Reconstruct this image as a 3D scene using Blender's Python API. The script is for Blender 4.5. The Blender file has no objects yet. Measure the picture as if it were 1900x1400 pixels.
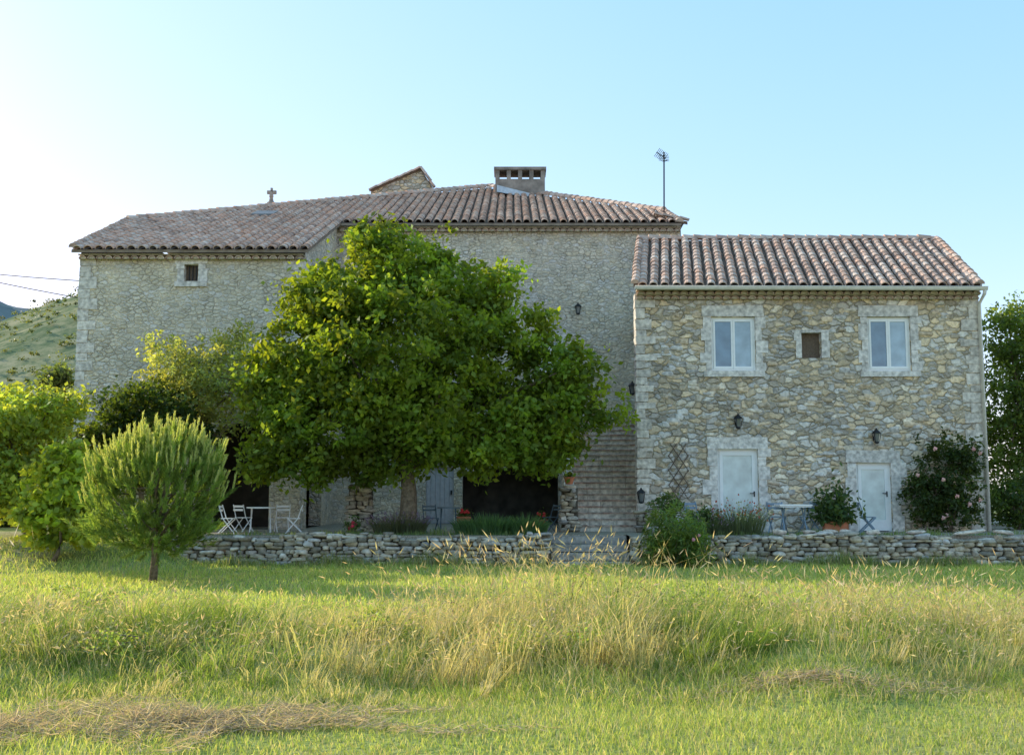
import bpy, bmesh, math, random
import numpy as np
from mathutils import Vector, Matrix
random.seed(7); rng=np.random.default_rng(7)
S=bpy.context.scene; C=S.collection
FPX=2010.0; TT=math.radians(6.105); EYE=1.9
ct,st=math.cos(TT),math.sin(TT)
def P(px,py,D):
    u=(px-950)/FPX; v=(700-py)/FPX
    s=D/(ct-v*st)
    return (u*s, D, EYE+(st+v*ct)*s)
def X(px,D,py=800): return P(px,py,D)[0]
def Z(py,D): return P(950,py,D)[2]
def U(a,b): return random.uniform(a,b)
# ---------------------------------------------------------------- materials
def newmat(name):
    m=bpy.data.materials.new(name); m.use_nodes=True
    nt=m.node_tree; nt.nodes.clear()
    out=nt.nodes.new('ShaderNodeOutputMaterial'); return m,nt,out
def N(nt,t,**kw):
    n=nt.nodes.new(t)
    for k,v in kw.items():
        if k in n.inputs: n.inputs[k].default_value=v
        else: setattr(n,k,v)
    return n
def L(nt,a,b): nt.links.new(a,b)
def mixc(nt,fac,a,b,mode='MIX'):
    n=nt.nodes.new('ShaderNodeMix'); n.data_type='RGBA'; n.blend_type=mode
    for i,v in ((0,fac),(6,a),(7,b)):
        if isinstance(v,bpy.types.NodeSocket): L(nt,v,n.inputs[i])
        else: n.inputs[i].default_value=v if i==0 else (*v,1) if len(v)==3 else v
    return n.outputs[2]
def ramp(nt,src,stops,interp='LINEAR'):
    r=nt.nodes.new('ShaderNodeValToRGB'); r.color_ramp.interpolation=interp
    e=r.color_ramp.elements
    while len(e)<len(stops): e.new(0.5)
    for i,(p,c) in enumerate(stops):
        e[i].position=p; e[i].color=(*c,1) if len(c)==3 else c
    L(nt,src,r.inputs[0]); return r.outputs[0]
def mat_plain(name,col,rough=.6,metal=0,var=.25,nscale=8,bump=.1,use_tint=False,spec=.4):
    m,nt,out=newmat(name)
    b=N(nt,'ShaderNodeBsdfPrincipled'); b.inputs['Roughness'].default_value=rough; b.inputs['Metallic'].default_value=metal
    b.inputs['Specular IOR Level'].default_value=spec
    geo=N(nt,'ShaderNodeNewGeometry')
    no=N(nt,'ShaderNodeTexNoise'); no.inputs['Scale'].default_value=nscale; no.inputs['Detail'].default_value=5
    L(nt,geo.outputs['Position'],no.inputs['Vector'])
    if use_tint:
        at=N(nt,'ShaderNodeAttribute'); at.attribute_name='tint'; base=at.outputs['Color']
    else: base=col
    dark=ramp(nt,no.outputs[0],[(.3,(1-var,)*3),(.7,(1+var*.5,)*3)])
    c=mixc(nt,1.0,base,dark,'MULTIPLY')
    L(nt,c,b.inputs['Base Color'])
    if bump:
        bp=N(nt,'ShaderNodeBump'); bp.inputs['Strength'].default_value=bump; bp.inputs['Distance'].default_value=.05
        L(nt,no.outputs[0],bp.inputs['Height']); L(nt,bp.outputs[0],b.inputs['Normal'])
    L(nt,b.outputs[0],out.inputs[0]); return m
def mat_leaf(name,trans=.45,tcol=(1.5,1.7,.8),rough=.5):
    m,nt,out=newmat(name)
    at=N(nt,'ShaderNodeAttribute'); at.attribute_name='tint'
    d=N(nt,'ShaderNodeBsdfPrincipled'); d.inputs['Roughness'].default_value=rough; d.inputs['Specular IOR Level'].default_value=.3
    L(nt,at.outputs['Color'],d.inputs['Base Color'])
    t=N(nt,'ShaderNodeBsdfTranslucent')
    L(nt,mixc(nt,1.0,at.outputs['Color'],tcol,'MULTIPLY'),t.inputs['Color'])
    mx=N(nt,'ShaderNodeMixShader'); mx.inputs[0].default_value=trans
    L(nt,d.outputs[0],mx.inputs[1]); L(nt,t.outputs[0],mx.inputs[2]); L(nt,mx.outputs[0],out.inputs[0]); return m
def mat_rubble(name,cols,mortar,scale=(3.2,3.2,5.0),edge=.07,contrast=1.0,bump=.8,stain=.25):
    m,nt,out=newmat(name)
    geo=N(nt,'ShaderNodeNewGeometry')
    n1=N(nt,'ShaderNodeTexNoise'); n1.inputs['Scale'].default_value=1.1; n1.inputs['Detail'].default_value=2
    L(nt,geo.outputs['Position'],n1.inputs['Vector'])
    n1b=N(nt,'ShaderNodeTexNoise'); n1b.inputs['Scale'].default_value=7; n1b.inputs['Detail'].default_value=3
    L(nt,geo.outputs['Position'],n1b.inputs['Vector'])
    add=N(nt,'ShaderNodeVectorMath',operation='MULTIPLY_ADD'); add.inputs[1].default_value=(.3,.3,.14)
    L(nt,n1.outputs['Color'],add.inputs[0]); L(nt,geo.outputs['Position'],add.inputs[2])
    add2=N(nt,'ShaderNodeVectorMath',operation='MULTIPLY_ADD'); add2.inputs[1].default_value=(.14,.14,.11)
    L(nt,n1b.outputs['Color'],add2.inputs[0]); L(nt,add.outputs[0],add2.inputs[2])
    mp=N(nt,'ShaderNodeVectorMath',operation='MULTIPLY'); mp.inputs[1].default_value=scale
    L(nt,add2.outputs[0],mp.inputs[0])
    v1=N(nt,'ShaderNodeTexVoronoi',feature='F1'); v1.inputs['Scale'].default_value=1; v1.inputs['Randomness'].default_value=.9
    v2=N(nt,'ShaderNodeTexVoronoi',feature='DISTANCE_TO_EDGE'); v2.inputs['Scale'].default_value=1; v2.inputs['Randomness'].default_value=.9
    L(nt,mp.outputs[0],v1.inputs['Vector']); L(nt,mp.outputs[0],v2.inputs['Vector'])
    sep=N(nt,'ShaderNodeSeparateColor'); L(nt,v1.outputs['Color'],sep.inputs[0])
    k=len(cols)
    sc=ramp(nt,sep.outputs[0],[(i/k,c) for i,c in enumerate(cols)],'CONSTANT')
    val=ramp(nt,sep.outputs[1],[(0,(1-.3*contrast,)*3),(1,(1+.25*contrast,)*3)])
    sc=mixc(nt,1.0,sc,val,'MULTIPLY')
    n2=N(nt,'ShaderNodeTexNoise'); n2.inputs['Scale'].default_value=14; n2.inputs['Detail'].default_value=6
    L(nt,geo.outputs['Position'],n2.inputs['Vector'])
    sc=mixc(nt,1.0,sc,ramp(nt,n2.outputs[0],[(.3,(.74,.74,.74)),(.7,(1.2,1.2,1.2))]),'MULTIPLY')
    em=ramp(nt,v2.outputs['Distance'],[(edge*.35,(0,0,0)),(edge*1.5,(1,1,1))])
    # mortar is smeared over the joints in some places ; eroded joints elsewhere carry crevice shade in the colour
    n4=N(nt,'ShaderNodeTexNoise'); n4.inputs['Scale'].default_value=2.2; n4.inputs['Detail'].default_value=4
    L(nt,geo.outputs['Position'],n4.inputs['Vector'])
    mo=mixc(nt,1.0,mortar,ramp(nt,n4.outputs[0],[(.38,(.55,.52,.48)),(.62,(1.35,1.33,1.28))]),'MULTIPLY')
    col=mixc(nt,em,mo,sc)
    n3=N(nt,'ShaderNodeTexNoise'); n3.inputs['Scale'].default_value=.45; n3.inputs['Detail'].default_value=5
    L(nt,geo.outputs['Position'],n3.inputs['Vector'])
    col=mixc(nt,1.0,col,ramp(nt,n3.outputs[0],[(.3,(1-stain,1-stain,1-stain)),(.65,(1.08,1.06,1.0))]),'MULTIPLY')
    b=N(nt,'ShaderNodeBsdfPrincipled'); b.inputs['Roughness'].default_value=.9; b.inputs['Specular IOR Level'].default_value=.15
    L(nt,col,b.inputs['Base Color'])
    hsum=N(nt,'ShaderNodeMath',operation='MULTIPLY_ADD'); hsum.inputs[1].default_value=.35
    L(nt,n2.outputs[0],hsum.inputs[0]); 
    e2=ramp(nt,v2.outputs['Distance'],[(0,(0,0,0)),(edge*3.5,(1,1,1))]); L(nt,e2,hsum.inputs[2])
    bp=N(nt,'ShaderNodeBump'); bp.inputs['Strength'].default_value=bump; bp.inputs['Distance'].default_value=.06
    L(nt,hsum.outputs[0],bp.inputs['Height']); L(nt,bp.outputs[0],b.inputs['Normal'])
    L(nt,b.outputs[0],out.inputs[0]); return m
M={}
M['wing']=mat_rubble('rubble_wing',[(.76,.60,.41),(.60,.54,.48),(.84,.73,.59),(.68,.55,.39),(.74,.69,.63),(.50,.43,.35),(.82,.64,.43),(.70,.65,.59)],(.50,.43,.33),(3.7,3.7,6.3),.045,.75,.8,.14)
M['main']=mat_rubble('rubble_main',[(.72,.64,.51),(.67,.61,.50),(.76,.68,.55),(.70,.61,.46),(.72,.67,.60),(.63,.57,.46)],(.62,.55,.45),(4.6,4.6,8.8),.045,.35,.6,.15)
M['tintstone']=mat_plain('loose_stone',(1,1,1),.9,var=.45,nscale=9,bump=.6,use_tint=True,spec=.15)
M['tile']=mat_plain('roof_tile',(1,1,1),.95,var=.3,nscale=5,bump=.2,use_tint=True,spec=.03)
M['mortar']=mat_plain('mortar',(.58,.50,.38),.9,var=.3)
M['white']=mat_plain('white_paint',(.93,.93,.91),.45,var=.05,bump=.02)
M['zinc']=mat_plain('pale_gutter',(.80,.75,.68),.5,var=.12,bump=.05)
M['iron']=mat_plain('black_iron',(.02,.02,.022),.45,metal=.3,var=.2)
M['bluepaint']=mat_plain('blue_grey_paint',(.24,.33,.42),.5,var=.1)
M['darkblue']=mat_plain('dark_blue_paint',(.10,.15,.18),.5,var=.15)
M['doorgrey']=mat_plain('grey_door_paint',(.50,.50,.52),.6,var=.15)
M['wood']=mat_plain('old_wood',(.17,.12,.085),.8,var=.4,nscale=20)
M['trellis']=mat_plain('trellis_wood',(.20,.15,.11),.8,var=.3,nscale=20)
M['terra']=mat_plain('terracotta',(.55,.2,.10),.8,var=.3)
M['bark']=mat_plain('bark',(.20,.15,.10),.95,var=.5,nscale=14,bump=.8)
M['dark']=mat_plain('interior_shade',(.09,.075,.06),.9,var=.5,nscale=3)  # shade inside the farmhouse openings, put into the inner wall colour
M['render']=mat_plain('grey_render',(.33,.27,.23),.9,var=.45,nscale=3)
M['flash']=mat_plain('metal_flashing',(.5,.52,.55),.4,metal=.6,var=.2)
M['gravel']=mat_plain('terrace_gravel',(.38,.33,.25),.95,var=.5,nscale=25,bump=.6)
M['leaf']=mat_leaf('leaf',.52,(2.5,2.1,.55)); M['grass']=mat_leaf('grass_blade',.5,(1.5,1.4,.65),.6)
M['needle']=mat_leaf('pine_needle',.5,(1.8,1.65,.6))
M['flower']=mat_plain('petal',(1,1,1),.6,var=.1,use_tint=True,bump=0)
def mat_glass(name,col,rough=.06):
    m,nt,out=newmat(name)
    b=N(nt,'ShaderNodeBsdfPrincipled'); b.inputs['Roughness'].default_value=rough; b.inputs['Specular IOR Level'].default_value=.8
    geo=N(nt,'ShaderNodeNewGeometry'); w=N(nt,'ShaderNodeTexNoise'); w.inputs['Scale'].default_value=3
    L(nt,geo.outputs['Position'],w.inputs['Vector'])
    L(nt,ramp(nt,w.outputs[0],[(.3,tuple(c*.8 for c in col)),(.7,tuple(c*1.15 for c in col))]),b.inputs['Base Color'])
    L(nt,b.outputs[0],out.inputs[0]); return m
M['glass']=mat_glass('window_glass',(.17,.27,.36)); M['curtain']=mat_glass('curtained_glass',(.36,.48,.56),.15)
M['doorglass']=mat_glass('door_glass',(.62,.72,.70),.15); M['lampglass']=mat_glass('lamp_glass',(.15,.16,.16),.1)
M['skyglass']=mat_glass('skylight_glass',(.12,.12,.12),.5)
def mat_ground():
    m,nt,out=newmat('grass_ground')
    geo=N(nt,'ShaderNodeNewGeometry')
    n1=N(nt,'ShaderNodeTexNoise'); n1.inputs['Scale'].default_value=.5; n1.inputs['Detail'].default_value=6
    n2=N(nt,'ShaderNodeTexNoise'); n2.inputs['Scale'].default_value=18; n2.inputs['Detail'].default_value=4
    for n in (n1,n2): L(nt,geo.outputs['Position'],n.inputs['Vector'])
    c=ramp(nt,n1.outputs[0],[(.3,(.24,.29,.07)),(.5,(.34,.37,.11)),(.7,(.44,.39,.19))])
    c=mixc(nt,1.0,c,ramp(nt,n2.outputs[0],[(.3,(.55,.55,.55)),(.7,(1.2,1.2,1.2))]),'MULTIPLY')
    b=N(nt,'ShaderNodeBsdfPrincipled'); b.inputs['Roughness'].default_value=.95; b.inputs['Specular IOR Level'].default_value=.1
    L(nt,c,b.inputs['Base Color'])
    bp=N(nt,'ShaderNodeBump'); bp.inputs['Strength'].default_value=.8; bp.inputs['Distance'].default_value=.05
    L(nt,n2.outputs[0],bp.inputs['Height']); L(nt,bp.outputs[0],b.inputs['Normal']); L(nt,b.outputs[0],out.inputs[0]); return m
M['ground']=mat_ground()
def mat_hill():
    m,nt,out=newmat('hill_scrub')
    geo=N(nt,'ShaderNodeNewGeometry')
    n1=N(nt,'ShaderNodeTexNoise'); n1.inputs['Scale'].default_value=.25; n1.inputs['Detail'].default_value=9; n1.inputs['Roughness'].default_value=.75
    L(nt,geo.outputs['Position'],n1.inputs['Vector'])
    c=ramp(nt,n1.outputs[0],[(.4,(.13,.17,.09)),(.5,(.24,.25,.14)),(.6,(.36,.33,.20))])
    b=N(nt,'ShaderNodeBsdfDiffuse'); L(nt,c,b.inputs['Color']); L(nt,b.outputs[0],out.inputs[0]); return m
M['hill']=mat_hill(); M['farhill']=mat_plain('far_hill',(.16,.20,.20),.95,var=.3,nscale=.05,bump=0)
# ---------------------------------------------------------------- mesh helpers
def wl(o):
    v=Vector((0,0,0))
    while o is not None: v+=o.location; o=o.parent
    return v
def tag(o,label=None,cat=None,group=None,kind=None):
    if label: o['label']=label
    if cat: o['category']=cat
    if group: o['group']=group
    if kind: o['kind']=kind
    return o
def thing(name,label,cat,loc=(0,0,0),group=None):
    o=bpy.data.objects.new(name,None); C.objects.link(o); o.location=loc; o.empty_display_size=.2
    return tag(o,label,cat,group)
class MB:
    def __init__(s): s.v=[]; s.f=[]; s.t=[]; s.tint=(1,1,1); s.m=[]; s.cur=0
    def add(s,vs,fs,tint=None):
        b=len(s.v); s.v+= [tuple(v) for v in vs]; s.f+=[tuple(i+b for i in f) for f in fs]
        s.t+=[tint or s.tint]*len(vs); s.m+=[s.cur]*len(fs)
    def quad(s,a,b,c,d,tint=None): s.add([a,b,c,d],[(0,1,2,3)],tint)
    def poly(s,pts,tint=None): s.add(pts,[tuple(range(len(pts)))],tint)
    def box(s,x0,x1,y0,y1,z0,z1,j=0,tint=None):
        vs=[(x+U(-j,j),y+U(-j,j)*.5,z+U(-j,j)) for z in (z0,z1) for x,y in ((x0,y0),(x1,y0),(x1,y1),(x0,y1))]
        s.add(vs,[(0,3,2,1),(4,5,6,7),(0,1,5,4),(1,2,6,5),(2,3,7,6),(3,0,4,7)],tint)
    def tube(s,pts,rad,n=8,tint=None,cap=True):
        pts=[Vector(p) for p in pts]; rad=rad if hasattr(rad,'__len__') else [rad]*len(pts)
        vs=[];fs=[]
        for i,p in enumerate(pts):
            d=(pts[min(i+1,len(pts)-1)]-pts[max(i-1,0)]).normalized()
            a=d.cross(Vector((0,0,1)) if abs(d.z)<.95 else Vector((1,0,0))).normalized(); b=d.cross(a)
            for k in range(n):
                q=2*math.pi*k/n; vs.append(p+(a*math.cos(q)+b*math.sin(q))*rad[i])
        for i in range(len(pts)-1):
            for k in range(n):
                fs.append((i*n+k,i*n+(k+1)%n,(i+1)*n+(k+1)%n,(i+1)*n+k))
        if cap: fs.append(tuple(range(n))[::-1]); fs.append(tuple((len(pts)-1)*n+k for k in range(n)))
        s.add(vs,fs,tint)
    def lathe(s,c,prof,n=14,tint=None):
        vs=[(c[0]+r*math.cos(2*math.pi*k/n),c[1]+r*math.sin(2*math.pi*k/n),c[2]+z) for r,z in prof for k in range(n)]
        fs=[(i*n+k,i*n+(k+1)%n,(i+1)*n+(k+1)%n,(i+1)*n+k) for i in range(len(prof)-1) for k in range(n)]
        fs.append(tuple(range(n))[::-1]); fs.append(tuple((len(prof)-1)*n+k for k in range(n)))
        s.add(vs,fs,tint)
    def rock(s,c,r,tint=None,box=.55):
        bm=ROCK; vs=[]
        ph=[U(0,6) for _ in range(3)]; an=U(-.15,.15)
        for v in bm[0]:
            q=[math.copysign(abs(t)**box,t) for t in v]
            w=1+.12*math.sin(v[0]*3+ph[0])+.10*math.sin(v[2]*4+ph[1])+U(-.06,.06)
            x,y,z=q[0]*r[0]*w,q[1]*r[1]*w,q[2]*r[2]*w
            vs.append((c[0]+x*math.cos(an)-z*math.sin(an),c[1]+y,c[2]+z*math.cos(an)+x*math.sin(an)))
        s.add(vs,bm[1],tint)
    def build(s,name,mat,parent=None,smooth=False,origin=None,mat2=None):
        me=bpy.data.meshes.new(name)
        V=np.array(s.v,dtype=float)
        if parent is not None: off=np.array(wl(parent))
        elif origin is not None: off=np.array(origin,dtype=float)
        else:
            mn=V.min(0); mx=V.max(0); off=np.array([(mn[0]+mx[0])/2,(mn[1]+mx[1])/2,mn[2]])
        me.from_pydata((V-off).tolist(),[],s.f); me.update()
        at=me.attributes.new('tint','FLOAT_COLOR','POINT')
        tc=np.ones((len(s.t),4)); tc[:,:3]=np.array(s.t); at.data.foreach_set('color',tc.ravel())
        if smooth: me.polygons.foreach_set('use_smooth',[True]*len(me.polygons))
        me.materials.append(mat)
        if mat2: me.materials.append(mat2); me.polygons.foreach_set('material_index',s.m); me.polygons.foreach_set('use_smooth',[bool(i) for i in s.m])
        o=bpy.data.objects.new(name,me); C.objects.link(o)
        if parent is not None: o.parent=parent
        else: o.location=off
        return o
_b=bmesh.new(); bmesh.ops.create_icosphere(_b,subdivisions=2,radius=1); _b.verts.ensure_lookup_table()
ROCK=([tuple(v.co) for v in _b.verts],[tuple(v.index for v in f.verts) for f in _b.faces]); _b.free()
def npmesh(name,V,F,tint,mat,parent=None,off=None):
    if off is None: off=np.array(wl(parent)) if parent is not None else np.array([V[:,0].mean(),V[:,1].mean(),V[:,2].min()])
    me=bpy.data.meshes.new(name); k=F.shape[1]
    me.vertices.add(len(V)); me.vertices.foreach_set('co',(V-off).astype(np.float32).ravel())
    me.loops.add(F.size); me.loops.foreach_set('vertex_index',F.astype(np.int32).ravel())
    me.polygons.add(len(F)); me.polygons.foreach_set('loop_start',(np.arange(len(F))*k).astype(np.int32))
    me.update(calc_edges=True)
    at=me.attributes.new('tint','FLOAT_COLOR','POINT')
    tc=np.ones((len(V),4),dtype=np.float32); tc[:,:3]=tint; at.data.foreach_set('color',tc.ravel())
    me.materials.append(mat); me.validate()
    o=bpy.data.objects.new(name,me); C.objects.link(o)
    if parent is not None: o.parent=parent
    else: o.location=off
    return o
def nrm(a): return a/np.maximum(np.linalg.norm(a,axis=1,keepdims=True),1e-9)
def leafquads(c,size,asp=.32,up=.1,droop=.3,tint=None):
    n=len(c); size=np.asarray(size).reshape(-1,1)*np.ones((n,1))
    nn=rng.normal(size=(n,3)); nn[:,2]=np.abs(nn[:,2])+up; nn=nrm(nn)
    d=nrm(np.cross(nn,rng.normal(size=(n,3)))); d[:,2]-=droop; d=nrm(d)
    s=nrm(np.cross(d,nn))
    V=np.empty((n,4,3)); V[:,0]=c; V[:,1]=c+d*size*.45+s*size*asp; V[:,2]=c+d*size; V[:,3]=c+d*size*.45-s*size*asp
    F=np.arange(n*4).reshape(n,4)
    return V.reshape(-1,3),F,np.repeat(tint,4,axis=0)
def clumps(ells,ncl,per,cr,shell=.33,flat=.7,grow=1.0):
    E=np.array(ells,dtype=float); w=(E[:,3]*E[:,4]*E[:,5])**.8; w/=w.sum()
    idx=rng.choice(len(E),ncl,p=w); d=nrm(rng.normal(size=(ncl,3))); u=rng.random(ncl)[:,None]**shell
    cc=E[idx,:3]+E[idx,3:]*d*u*rng.uniform(.85,1.08,(ncl,1))*grow
    r=cr*rng.uniform(.55,1.3,(ncl,1))
    cid=np.repeat(np.arange(ncl),per)
    q=rng.normal(size=(ncl*per,3))*.55; q[:,2]*=flat
    pts=cc[cid]+q*r[cid]
    return pts,cid,cc
def tints(cid,base,cv=.35,lv=.2,hue=.12):
    n=cid.max()+1
    k=1+rng.uniform(-cv,cv,(n,1)); h=rng.uniform(-hue,hue,(n,1))
    t=np.array(base)[None]*k[cid]*(1+rng.uniform(-lv,lv,(len(cid),1)))
    t=t*np.concatenate([1+h[cid],np.ones((len(cid),1)),1-h[cid]],1)
    return np.clip(t,0,1)
def make_trunk(root,base,top,r0,cc,nl=14,name='trunk',lean=.1):
    mb=MB(); b=Vector(base); t=Vector(top); pts=[];rad=[]
    for i in range(7):
        k=i/6; pts.append(b.lerp(t,k)+Vector((math.sin(k*5)*lean,math.cos(k*4)*lean*.6-lean*.6,0))); rad.append(r0*(1.25 if i==0 else 1)*(1-.65*k))
    mb.tube(pts,rad,9)
    for i in range(nl):
        s=pts[random.randint(3,6)]; e=Vector(cc[random.randrange(len(cc))])
        mid=s.lerp(e,.5)+Vector((U(-.2,.2),U(-.2,.2),U(0,.35)))
        mb.tube([s,s.lerp(mid,.5)+Vector((0,0,.06)),mid,e],[r0*.4,r0*.3,r0*.2,r0*.06],6)
    return mb.build(name,M['bark'],root,True)
def tree(name,label,cat,base,ells,ncl,per,cr,ls,tint,trunk_r=.14,nl=14,asp=.32,group=None,mat=None,top=None,cv=.35,shell=.33,sprigs=0,sg=1.13):
    root=thing(name,label,cat,base,group)
    pts,cid,cc=clumps(ells,ncl,per,cr,shell)
    if sprigs:
        p2,c2,_=clumps(ells,sprigs,22,cr*.42,.06,1.1,sg); pts=np.concatenate([pts,p2]); cid=np.concatenate([cid,c2+ncl])
    m=pts[:,2]>base[2]+.02; pts=pts[m]; cid=cid[m]
    V,F,T=leafquads(pts,ls*rng.uniform(.6,1.25,len(pts)),asp,tint=tints(cid,tint,cv))
    npmesh('crown',V,F,T,mat or M['leaf'],root)
    E=np.array(ells); tp=top or tuple(E[:,:3].mean(0))
    make_trunk(root,base,tp,trunk_r,cc,nl)
    return root
def E(px,py,D,rx,ry,rd=None):
    c=P(px,py,D); k=D/FPX
    return (c[0],c[1],c[2],rx*k,(rd if rd is not None else rx*k*.8),ry*k)
# ---------------------------------------------------------------- terrain
def sst(a,b,x): t=np.clip((x-a)/(b-a),0,1); return t*t*(3-2*t)
def H(x,y):
    x=np.asarray(x,dtype=float); y=np.asarray(y,dtype=float)
    yy=y+.5*np.sin(x*.8)+.25*np.sin(x*2.1+1)
    z=.26*sst(10.0,12.6,yy)-.10*sst(13.4,17,yy)
    z=z+(.08*np.sin(x*.7+y*.4)+.04*np.sin(x*2.3-y*1.1))*np.exp(-((y-12.3)/2.6)**2)+.02*np.sin(x*1.3+1)*np.sin(y*.9)*(y<27)
    z=z+.70*sst(23.5,27.8,y)*sst(-7.3,-9.0,x)
    return z
def hz(x,y): return float(H(x,y))
xs=np.unique(np.concatenate([np.linspace(-16,16,140),np.array([-2000,-900,-400,-200,-100,-60,-40,-30,-24,-20,20,24,30,40,60,100,200,400,900,2000])]))
ys=np.unique(np.concatenate([np.linspace(-4,32,160),np.array([-60,-30,-15,-8,36,42,50,60,80,120,200,400,900,2500])]))
GX,GY=np.meshgrid(xs,ys); V=np.stack([GX.ravel(),GY.ravel(),H(GX,GY).ravel()],1)
nx=len(xs); ii=np.arange((len(ys)-1)*(nx-1)); r_=ii//(nx-1); c_=ii%(nx-1); a=r_*nx+c_
g=npmesh('ground',V,np.stack([a,a+1,a+nx+1,a+nx],1),np.ones((len(V),3)),M['ground'],off=np.zeros(3)); tag(g,kind='structure')
g.data.polygons.foreach_set('use_smooth',[True]*len(g.data.polygons))
TZ=.86; TX=-8.3
mb=MB(); mb.poly([(TX,27.0,TZ),(.95,27.0,TZ),(.95,27.9,TZ),(2.9,27.9,TZ),(2.9,27.0,TZ),(24,27.0,TZ),(24,60,TZ),(TX,60,TZ)])
mb.quad((TX,27,TZ),(TX,60,TZ),(TX,60,0),(TX,27,0)); mb.quad((24,27,TZ),(24,60,TZ),(24,60,0),(24,27,0))
for x0,x1 in ((TX,.95),(2.9,24)): mb.quad((x0,27,TZ),(x1,27,TZ),(x1,27,0),(x0,27,0))
mb.quad((.95,27.9,TZ),(2.9,27.9,TZ),(2.9,27.9,0),(.95,27.9,0))
tag(mb.build('terrace',M['gravel']),kind='structure')
def hill(name,cx,cy,sxl,sxr,sy,amp,mat,n=70,rough=1.0):
    xs=np.linspace(cx-sxl*2.6,cx+sxr*2.8,n); ys=np.linspace(cy-sy*2.2,cy+sy*2.2,n)
    X_,Y_=np.meshgrid(xs,ys); sx=np.where(X_<cx,sxl,sxr)
    Zz=amp*np.exp(-((X_-cx)/sx)**2/2-((Y_-cy)/sy)**2/2)
    Zz=Zz+rough*(np.sin(X_*.11+Y_*.05)+np.sin(X_*.23-Y_*.17)*.5+rng.normal(size=X_.shape)*.2)*(Zz/amp)-1.2
    a=np.arange((n-1)*(n-1)); r=a//(n-1); c=a%(n-1); q=r*n+c
    o=npmesh(name,np.stack([X_.ravel(),Y_.ravel(),Zz.ravel()],1),np.stack([q,q+1,q+n+1,q+n],1),np.ones((n*n,3)),mat,off=np.zeros(3))
    o.data.polygons.foreach_set('use_smooth',[True]*len(o.data.polygons)); tag(o,kind='structure'); return X_,Y_,Zz
hx,hy,hzz=hill('hill',-25,200,80,42,48,46,M['hill'])
hill('distant_hill',-450,900,220,130,120,166,M['farhill'],60,3)
fx,fy,fz=hx.ravel(),hy.ravel(),hzz.ravel(); cand=np.where((fx<-50)&(fx>-115)&(fy<212)&(fy>135)&(fz>2))[0]
n=1500; sel=rng.choice(cand,n); pc=np.stack([fx[sel],fy[sel],fz[sel]],1); pc[:,:2]+=rng.uniform(-3.0,3.0,(n,2)); pc[:,2]-=.3
cid=np.repeat(np.arange(n),26); rr=(.25+.9*rng.random((n,1))**2)[cid]
q=rng.normal(size=(len(cid),3))*rr*np.array([.5,.5,.32]); q[:,2]=np.abs(q[:,2])
V,F,T=leafquads(pc[cid]+q,rng.uniform(.18,.4,len(cid)),.45,tint=tints(cid,(.09,.12,.07),.35))
tag(npmesh('hill_scrub',V,F,T,M['leaf']),'low scrub bushes dotted over the hillside at left','scrub',kind='stuff')

# ---------------------------------------------------------------- wall and roof builders
def wallh(mb,x0,x1,z0,z1,y,depth,holes,swap=False):
    def T(x,yy,z): return (yy,x,z) if swap else (x,yy,z)
    xs={x0,x1}
    for h in holes:
        xs|={h[0],h[1]}
        if h[4]:
            for k in range(1,14): xs.add(h[0]+(h[1]-h[0])*(.5-.5*math.cos(math.pi*k/14)))
    xs=sorted(xs)
    def top(h,x):
        if not h[4]: return h[3]
        t=max(-1,min(1,(x-(h[0]+h[1])/2)/((h[1]-h[0])/2))); return h[3]-h[4]+h[4]*math.sqrt(max(0,1-t*t))
    yb=y-depth if swap else y+depth
    for xa,xb in zip(xs[:-1],xs[1:]):
        hs=sorted([h for h in holes if h[0]<=xa+1e-6 and h[1]>=xb-1e-6],key=lambda h:h[2]); za=zb=z0
        for h in hs:
            if h[2]>za+1e-4: mb.quad(T(xa,y,za),T(xb,y,zb),T(xb,y,h[2]),T(xa,y,h[2]))
            ta,tb=top(h,xa),top(h,xb)
            mb.quad(T(xa,y,ta),T(xb,y,tb),T(xb,yb,tb),T(xa,yb,ta)); mb.quad(T(xa,y,h[2]),T(xb,y,h[2]),T(xb,yb,h[2]),T(xa,yb,h[2]))
            za,zb=ta,tb
        mb.quad(T(xa,y,za),T(xb,y,zb),T(xb,y,z1),T(xa,y,z1))
    for h in holes:
        for x in (h[0],h[1]): mb.quad(T(x,y,h[2]),T(x,yb,h[2]),T(x,yb,top(h,x)),T(x,y,top(h,x)))
TCOL=[(.64,.44,.34),(.62,.46,.37),(.54,.38,.30),(.67,.51,.42),(.46,.33,.27),(.62,.44,.35),(.58,.43,.35),(.67,.53,.44),(.62,.40,.30)]
TBASE=(.20,.14,.11)
def inside(poly,x,y):
    c=False; n=len(poly)
    for i in range(n):
        x1,y1=poly[i]; x2,y2=poly[(i+1)%n]
        if (y1>y)!=(y2>y) and x<(x2-x1)*(y-y1)/(y2-y1)+x1: c=not c
    return c
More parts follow.
